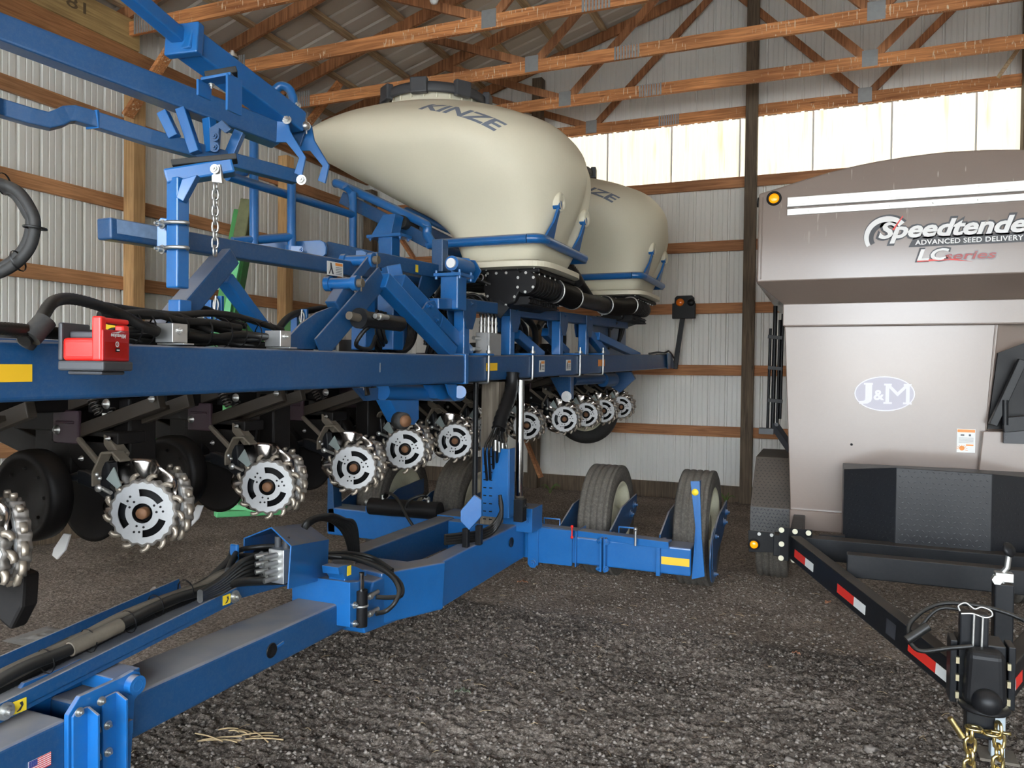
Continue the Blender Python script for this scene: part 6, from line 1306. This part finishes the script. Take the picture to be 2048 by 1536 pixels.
# jack
J = P(2003, 1300, D=3.4); jt = P(2003, 1165, D=3.4).z; g = MB(); g.box((J.x, J.y, (jt+.30)/2), (.075,.075,jt-.30)); jk = g.build('jack_tube', BLKP, td, .006)
g = MB(); g.box((J.x-.01, J.y, .165), (.055,.055,.33)); g.build('jack_leg', mat('galvanised_pale_steel', (.50,.56,.60), .4, metal=.5), jk, .004); g = MB(); g.box((J.x-.01, J.y, .006), (.15,.13,.012)); g.build('jack_foot', TAN, jk)
g = MB(); g.tube([(J.x, J.y, jt), (J.x, J.y, jt+.05), (J.x+.015, J.y, jt+.07), (J.x+.02, J.y, jt+.13)], .012, 10, False); g.cyl((J.x-.03, J.y-.02, jt+.02), (J.x-.03, J.y-.05, jt+.02), .022, 6); g.box((J.x,J.y-.01,jt+.03), (.07,.05,.04)); g.build('jack_crank', ZINC, jk, .003)
g = MB(); g.lathe((J.x+.02, J.y, jt+.15), (.6,-.6,.4), [(0,.012),(.028,.01),(.035,0),(.028,-.01),(0,-.012)], 20); g.build('crank_knob', BLACK, jk)
# folded discharge tubes beside the tank
g = MB()
for px, y1, y2 in ((1538,657,857),(1548,612,866),(1557,640,860),(1563,628,838)):
    a = P(px+3, y1, Y=6.9); b = P(px-3, y2, Y=6.9); g.cyl(a, b, .012 if px != 1548 else .018, 10)
g.build('spout_tube', BLACK, td); g = MB()
for y in (673, 735, 800): g.bar(P(1536, y, Y=6.88), P(1565, y+3, Y=6.88), .03, .03)
g.build('spout_rung', BLACK, td)
g = MB(); g.box(P(1533, 862, Y=6.8), (.12,.10,.05)); g.bar(P(1550,852,Y=6.8), P(1583,900,Y=6.6), .05, .06); g.bolt(P(1531,862,Y=6.74), (0,-1,0), .012, .008); g.bolt(P(1553,849,Y=6.75), (0,-1,0), .012, .008); g.build('spout_bracket', DGREY, td, .004)
g = MB(); g.cyl((P(1515,405,Y=6.5)), P(1519,405,Y=6.5), .04, 10); g.build('tarp_hook', BLACK, td)
# ================================================================== SMALLER THINGS
c = P(986, 830, D=5.66); o = MB().box((c.x, c.y, (.57+1.63)/2), (.14,.12,1.63-.57)).build('timber_prop', W_PROP, bevel=.006); tag(o, 'grey weathered timber block standing upright under the blue toolbar beside the black wrapped hoses', 'timber')
# red cordless unit on the toolbar
v_ = (P(205, 690, D=1)-CAM); v_.z = 0; v_.normalize(); rv = V((-v_.y, v_.x, 0))*-1
if rv.dot(rt) < 0: rv = -rv
e1 = -rv*.82+v_*.57; e2 = rv*.57+v_*.82; O = P(206, 744, D=2.19); UZ = V((0,0,1)); sc_ = 2.19/1520
lt = thing('cordless_work_light', O, 'red and dark grey cordless tool standing upside down against the blue toolbar', 'power tool')
def pr(mb, a, b, z0, z1, d1=.0):  # block: a along e1 range, b along e2 range
    pts = [O+e1*a[0]+e2*b[0], O+e1*a[1]+e2*b[0], O+e1*a[1]+e2*b[1], O+e1*a[0]+e2*b[1]]; mb.prism([p+UZ*z0 for p in pts], UZ*(z1-z0))
Z = lambda y: (744-y)*sc_
m = MB(); pr(m, (.0,.128), (.0,.125), Z(722), Z(676)); m.build('body', RED, lt, .010, 3)
m = MB(); pr(m, (.0,.030), (.0,.125), Z(722), Z(658)); m.build('front_panel', mat('deep_red_plastic', (.42,.010,.012), .4), lt, .004)
m = MB(); pr(m, (.004,.034), (-.004,.022), Z(722), Z(632)); pr(m, (.004,.034), (.10,.130), Z(722), Z(646)); pr(m, (.004,.034), (.0,.130), Z(645), Z(634)); m.build('handle', RED, lt, .006, 3)
m = MB(); pr(m, (-.006,.138), (-.006,.135), Z(742), Z(722)); pr(m, (.01,.12), (.01,.12), Z(750), Z(742)); m.build('base', DGREY, lt, .010, 2)
m = MB(); pr(m, (.128,.142), (.0,.125), Z(722), Z(645)); pr(m, (.04,.128), (.03,.10), Z(676), Z(662)); m.build('bumper', DGREY, lt, .005, 2)
m = MB(); pr(m, (.02,.115), (-.003,.0), Z(714), Z(684)); m.build('side_panel', RED, lt, .003)
fn = planefn(O+e2*.066+UZ*Z(670)-e1*.0, e2, UZ, .0035); tx = text('Milwaukee', 1, .25, .03); vf = fit(tx, .072, .013); mb = MB(); decal(mb, ([(-x, -y) for x, y in vf[0]], vf[1]), fn); decal(mb, ([(-.01,.011),(-.034,.008),(.0,.0085),(.012,.013),(.032,.012),(.008,.0155)], [tuple(range(6))]), fn); mb.build('lettering', WLOGO, lt)
fn = planefn(O+e2*.060+UZ*Z(687), e2, UZ, .0035); mb = MB()
for i in range(20):
    t0, t1 = i*math.pi/10, (i+1)*math.pi/10; decal(mb, ([(.0085*math.cos(t0), .0085*math.sin(t0)), (.0085*math.cos(t1), .0085*math.sin(t1)), (.0055*math.cos(t1), .0055*math.sin(t1)), (.0055*math.cos(t0), .0055*math.sin(t0))], [(0,1,2,3)]), fn)
decal(mb, rect2(.002,.006), fn); mb.build('power_button', WLOGO, lt)
fn = planefn(O+e2*.062+UZ*Z(699), e2, UZ, .0035); mb = MB(); decal(mb, rect2(.020,.011), fn); mb.build('indicator_window', BLACK, lt); fn = planefn(O+e2*.062+UZ*Z(699), e2, UZ, .005); mb = MB(); decal(mb, rect2(.014,.003), fn); mb.build('indicator_bars', WLOGO, lt)
# ---- green corn head behind the planter
chd = thing('harvester_header', (-5.2, 7, 0), 'green harvester header with pointed snouts, parked behind the blue planter along the left wall', 'harvester header')
g = MB(); g.box((-6.2, 7.4, 1.15), (.5, 3.2, .6)); g.build('header_frame', GREEN, chd, .03)
for i in range(4):
    y = 6.1+.76*i; b = V((-5.95, y, 1.35)); n = MB(); vs = [b+V((0,-.22,-.25)), b+V((0,.22,-.25)), b+V((0,.16,.28)), b+V((0,-.16,.28)), b+V((.6,0,-.35))]; n.add(vs, [(0,1,2,3),(0,4,1),(1,4,2),(2,4,3),(3,4,0)]); n.build('snout', GREEN, chd, .02)
q = P(248, 606, X=-5.0); n = MB(); n.add([q, q+V((.16,-.18,-.34)), q+V((.16,.22,-.34)), q+V((-.18,.22,-.34)), q+V((-.18,-.18,-.34))], [(0,1,2),(0,2,3),(0,3,4),(0,4,1),(1,4,3,2)]); n.build('yellow_snout_tip', YSTK, chd, .01, label='yellow pointed snout tip')
for px, py in ((602, 648), (585, 632), (480, 640)):
    q = P(px, py, X=-5.0); n = MB(); n.add([q+V((0,0,.05)), q+V((.14,-.2,-.2)), q+V((.14,.2,-.2)), q+V((-.14,.2,-.2)), q+V((-.14,-.2,-.2))], [(0,1,2),(0,2,3),(0,3,4),(0,4,1),(1,4,3,2)]); n.build('snout', GREEN, chd, .02)
g = MB(); a, b = P(440, 1020, Z=.2), P(535, 1018, Z=.2); g.bar(P(430,1028,D=6.3), P(560,1022,D=6.6), .10, .05); g.prism([P(x, y, D=6.4) for x, y in ((440,1010),(455,992),(475,998),(500,996),(540,1010),(545,1025),(438,1025))], (0,.3,0)); g.build('skid_frame', MINT, chd, .01)
g = MB(); g.box(P(465, 1003, D=6.35), (.10,.02,.05)); g.build('sticker', WHT, chd)
ga = thing('green_auger', P(470, 640, D=6.2), 'slanting green steel chute behind the blue rest post, leaning up the left wall', 'chute')
a, b = P(442, 700, D=6.0), P(492, 425, D=6.2); g = MB(); g.bar(a, b, .12, .16, (1,.4,0)); g.build('chute_body', GREEN, ga, .006); g = MB(); g.bar(P(482,478,D=6.05), P(497,402,D=6.1), .10, .10, (1,.4,0)); g.build('chute_head', mat('worn_green_brown', (.14,.15,.07), .6, var=.4, scale=20), ga, .01)
g = MB(); g.bar(P(452,640,D=5.95), P(483,480,D=6.0), .03, .05, (1,.4,0)); g.build('chute_flange', MINT, ga, .003)
# ---- litter on the soil
def gpt(px, py): q = P(px, py, Z=0); return V((q.x, q.y, gz(q.x, q.y)+.004))
def straw(mb, c, ang, L_, r=.0018): d = V((math.cos(ang), math.sin(ang), rnd.uniform(-.02,.06))); mb.tube([c-d*L_/2, c+V((0,0,.006)), c+d*L_/2], r, 5, sub=2)
mb = MB()
for i in range(14): q = gpt(425+rnd.uniform(-10,110), 1472+rnd.uniform(-14,12)); straw(mb, q+V((0,0,.008)), rnd.uniform(-.5,.7), rnd.uniform(.05,.2), .0034)
tag(mb.build('straw_wisps', STRAW), 'pale dry straw wisps on the soil at the bottom left of centre', 'straw', kind='stuff')
mb = MB()
for i in range(420):
    y = 1.5+6*rnd.random()**1.2; x = -3+5*rnd.random(); straw(mb, V((x, y, gz(x, y)+.006)), rnd.uniform(0, 3.14), rnd.uniform(.012,.06)*(1+.3*rnd.random()), .0011)
tag(mb.build('chaff', STRAW), 'scattered bits of chaff and straw over the whole soil floor', 'chaff', kind='stuff')
def leafobj(px, py, s, m, ang, name, label, cat='leaf'):
    q = gpt(px, py); mb = MB(); pts = []; n = 8
    for i in range(n+1):
        t = i/n; w_ = math.sin(math.pi*t)**.8*.38*s; z = .012*math.sin(t*3)+.004; pts.append((t*s-s/2, w_, z+.006*math.sin(i*2)))
    R = Matrix.Rotation(ang, 3, 'Z'); vs = [q+R@V((x, w_, z)) for x, w_, z in pts]+[q+R@V((x, -w_, z+.010)) for x, w_, z in pts]+[q+R@V((x, 0, z-.002)) for x, w_, z in pts]
    for i in range(n): mb.add([vs[i], vs[i+1], vs[2*n+3+i], vs[2*n+2+i]], [(0,1,2,3)]); mb.add([vs[2*n+2+i], vs[2*n+3+i], vs[n+2+i], vs[n+1+i]], [(0,1,2,3)])
    o = mb.build(name, m); md = o.modifiers.new('t', 'SOLIDIFY'); md.thickness = .0015; tag(o, label, cat)
leafobj(925, 1383, .085, SAGE, .3, 'torn_leaf', 'grey green torn leaf lying alone on the soil below the photo centre')
leafobj(1045, 1164, .09, LEAF, .2, 'dry_leaf', 'reddish brown dry leaf on the soil before the right cart axle')
leafobj(1656, 1206, .06, LEAF, 1.0, 'dry_leaf', 'small tan leaf on the soil left of the red and white taped drawbar')
leafobj(1592, 1303, .05, LEAF, 0, 'dry_leaf', 'pinkish curled leaf nearest the lower part of the drawbar, on bare soil')
leafobj(650, 1190, .07, STRAW, .6, 'corn_husk', 'pale husk scrap between the hose tray and the blue tongue', 'husk')
def rock(px, py, r, label):
    q = gpt(px, py); mb = MB(); mb.ball(q+V((0,0,r*.3)), r, 10, 7, (1, .8, .62)); mb.v = [p+V((noise.noise(p*40), noise.noise(p*40+V((5,0,0))), noise.noise(p*40+V((0,9,0)))))*r*.5 for p in mb.v]; tag(mb.build('stone', mat('stone_grey', (.17,.145,.125), .9, var=.4, scale=60) if 'stone_grey' not in bpy.data.materials else bpy.data.materials['stone_grey']), label, 'stone')
rock(309, 1158+20, .035, 'brown clod of soil under the row cleaners, left of the hose tray'); rock(1740, 1500, .03, 'light stone near the bottom edge, left of the gold chains'); rock(1580, 1512, .022, 'grey stone at the bottom edge, middle of the bare soil right half'); rock(1535, 1448, .022, 'smooth pebble on the open soil left of the coupler'); rock(1330, 1230, .02, 'small stone on the soil beneath the right cart axle')
# dusty cloth at the left
mb = MB(); q0 = gpt(95, 1278); nx_, ny_ = 26, 14; vs = []
for j in range(ny_+1):
    for i in range(nx_+1):
        u = i/nx_-.5; v = j/ny_-.5; p = q0+V((u*.42, v*.30, 0)); e = 1-max(abs(u), abs(v))*2; vs.append(p+V((0,0,.006+.05*max(0, e)*abs(noise.noise(V((u*5, v*6, 1))))+.02*noise.noise(V((u*12, v*12, 4)))*e)))
mb.add(vs, [(j*(nx_+1)+i, j*(nx_+1)+i+1, (j+1)*(nx_+1)+i+1, (j+1)*(nx_+1)+i) for j in range(ny_) for i in range(nx_)], True); tag(mb.build('dusty_cloth', CLOTH), 'crumpled grey dusty rag on the soil at the left edge', 'rag')
# weeds by the back wall
def weed(px, py, h, n, label):
    q = P(px, py, Z=0); mb = MB(); q.z = gz(q.x, q.y)-.02
    for i in range(n):
        a_ = rnd.uniform(0, 6.28); l = h*rnd.uniform(.5, 1); d = V((math.cos(a_), math.sin(a_), 0)); mb.tube([q, q+d*l*.2+V((0,0,l*.6)), q+d*l*.55+V((0,0,l*.9)), q+d*l*.95+V((0,0,l*.7))], lambda t: .006*(1-t)+.0015, 5, sub=3)
    tag(mb.build('weed', GRASS), label, 'weed', None)
weed(1100, 985, .18, 8, 'small green weed at the foot of the brown back wall post'); weed(1168, 975, .30, 14, 'long arching green weed before the back wall, left of the cart wheels'); weed(1310, 985, .16, 10, 'short green grass tuft between the two right cart wheels'); weed(1452, 1003, .2, 8, 'green grass tuft right of the outer cart wheel')
# ================================================================== light
sc = bpy.context.scene
w = bpy.data.worlds.new('sky'); sc.world = w; w.use_nodes = True; nt = w.node_tree; bg = nt.nodes['Background']
tc = N(nt, 'TexCoord'); sp = N(nt, 'SeparateXYZ'); nt.links.new(tc.outputs['Generated'], sp.inputs[0])
r = N(nt, 'ValToRGB'); e = r.color_ramp.elements; e[0].position = .0; e[0].color = (.6,.58,.55,1); e[1].position = .5; e[1].color = (.74,.87,1,1); x = e.new(.1); x.color = (.86,.93,1,1)
nt.links.new(sp.outputs['Z'], r.inputs[0]); nt.links.new(r.outputs[0], bg.inputs['Color']); bg.inputs['Strength'].default_value = 7.5
sc.view_settings.view_transform = 'Standard'; sc.view_settings.look = 'None'; sc.view_settings.gamma = 1; sc.view_settings.exposure = 1.65; sc.view_settings.use_curve_mapping = False
sc.cycles.max_bounces = 6; sc.cycles.diffuse_bounces = 4; sc.cycles.glossy_bounces = 3
sc.cycles.use_adaptive_sampling = True; sc.cycles.adaptive_threshold = .045; sc.cycles.caustics_reflective = False; sc.cycles.caustics_refractive = False
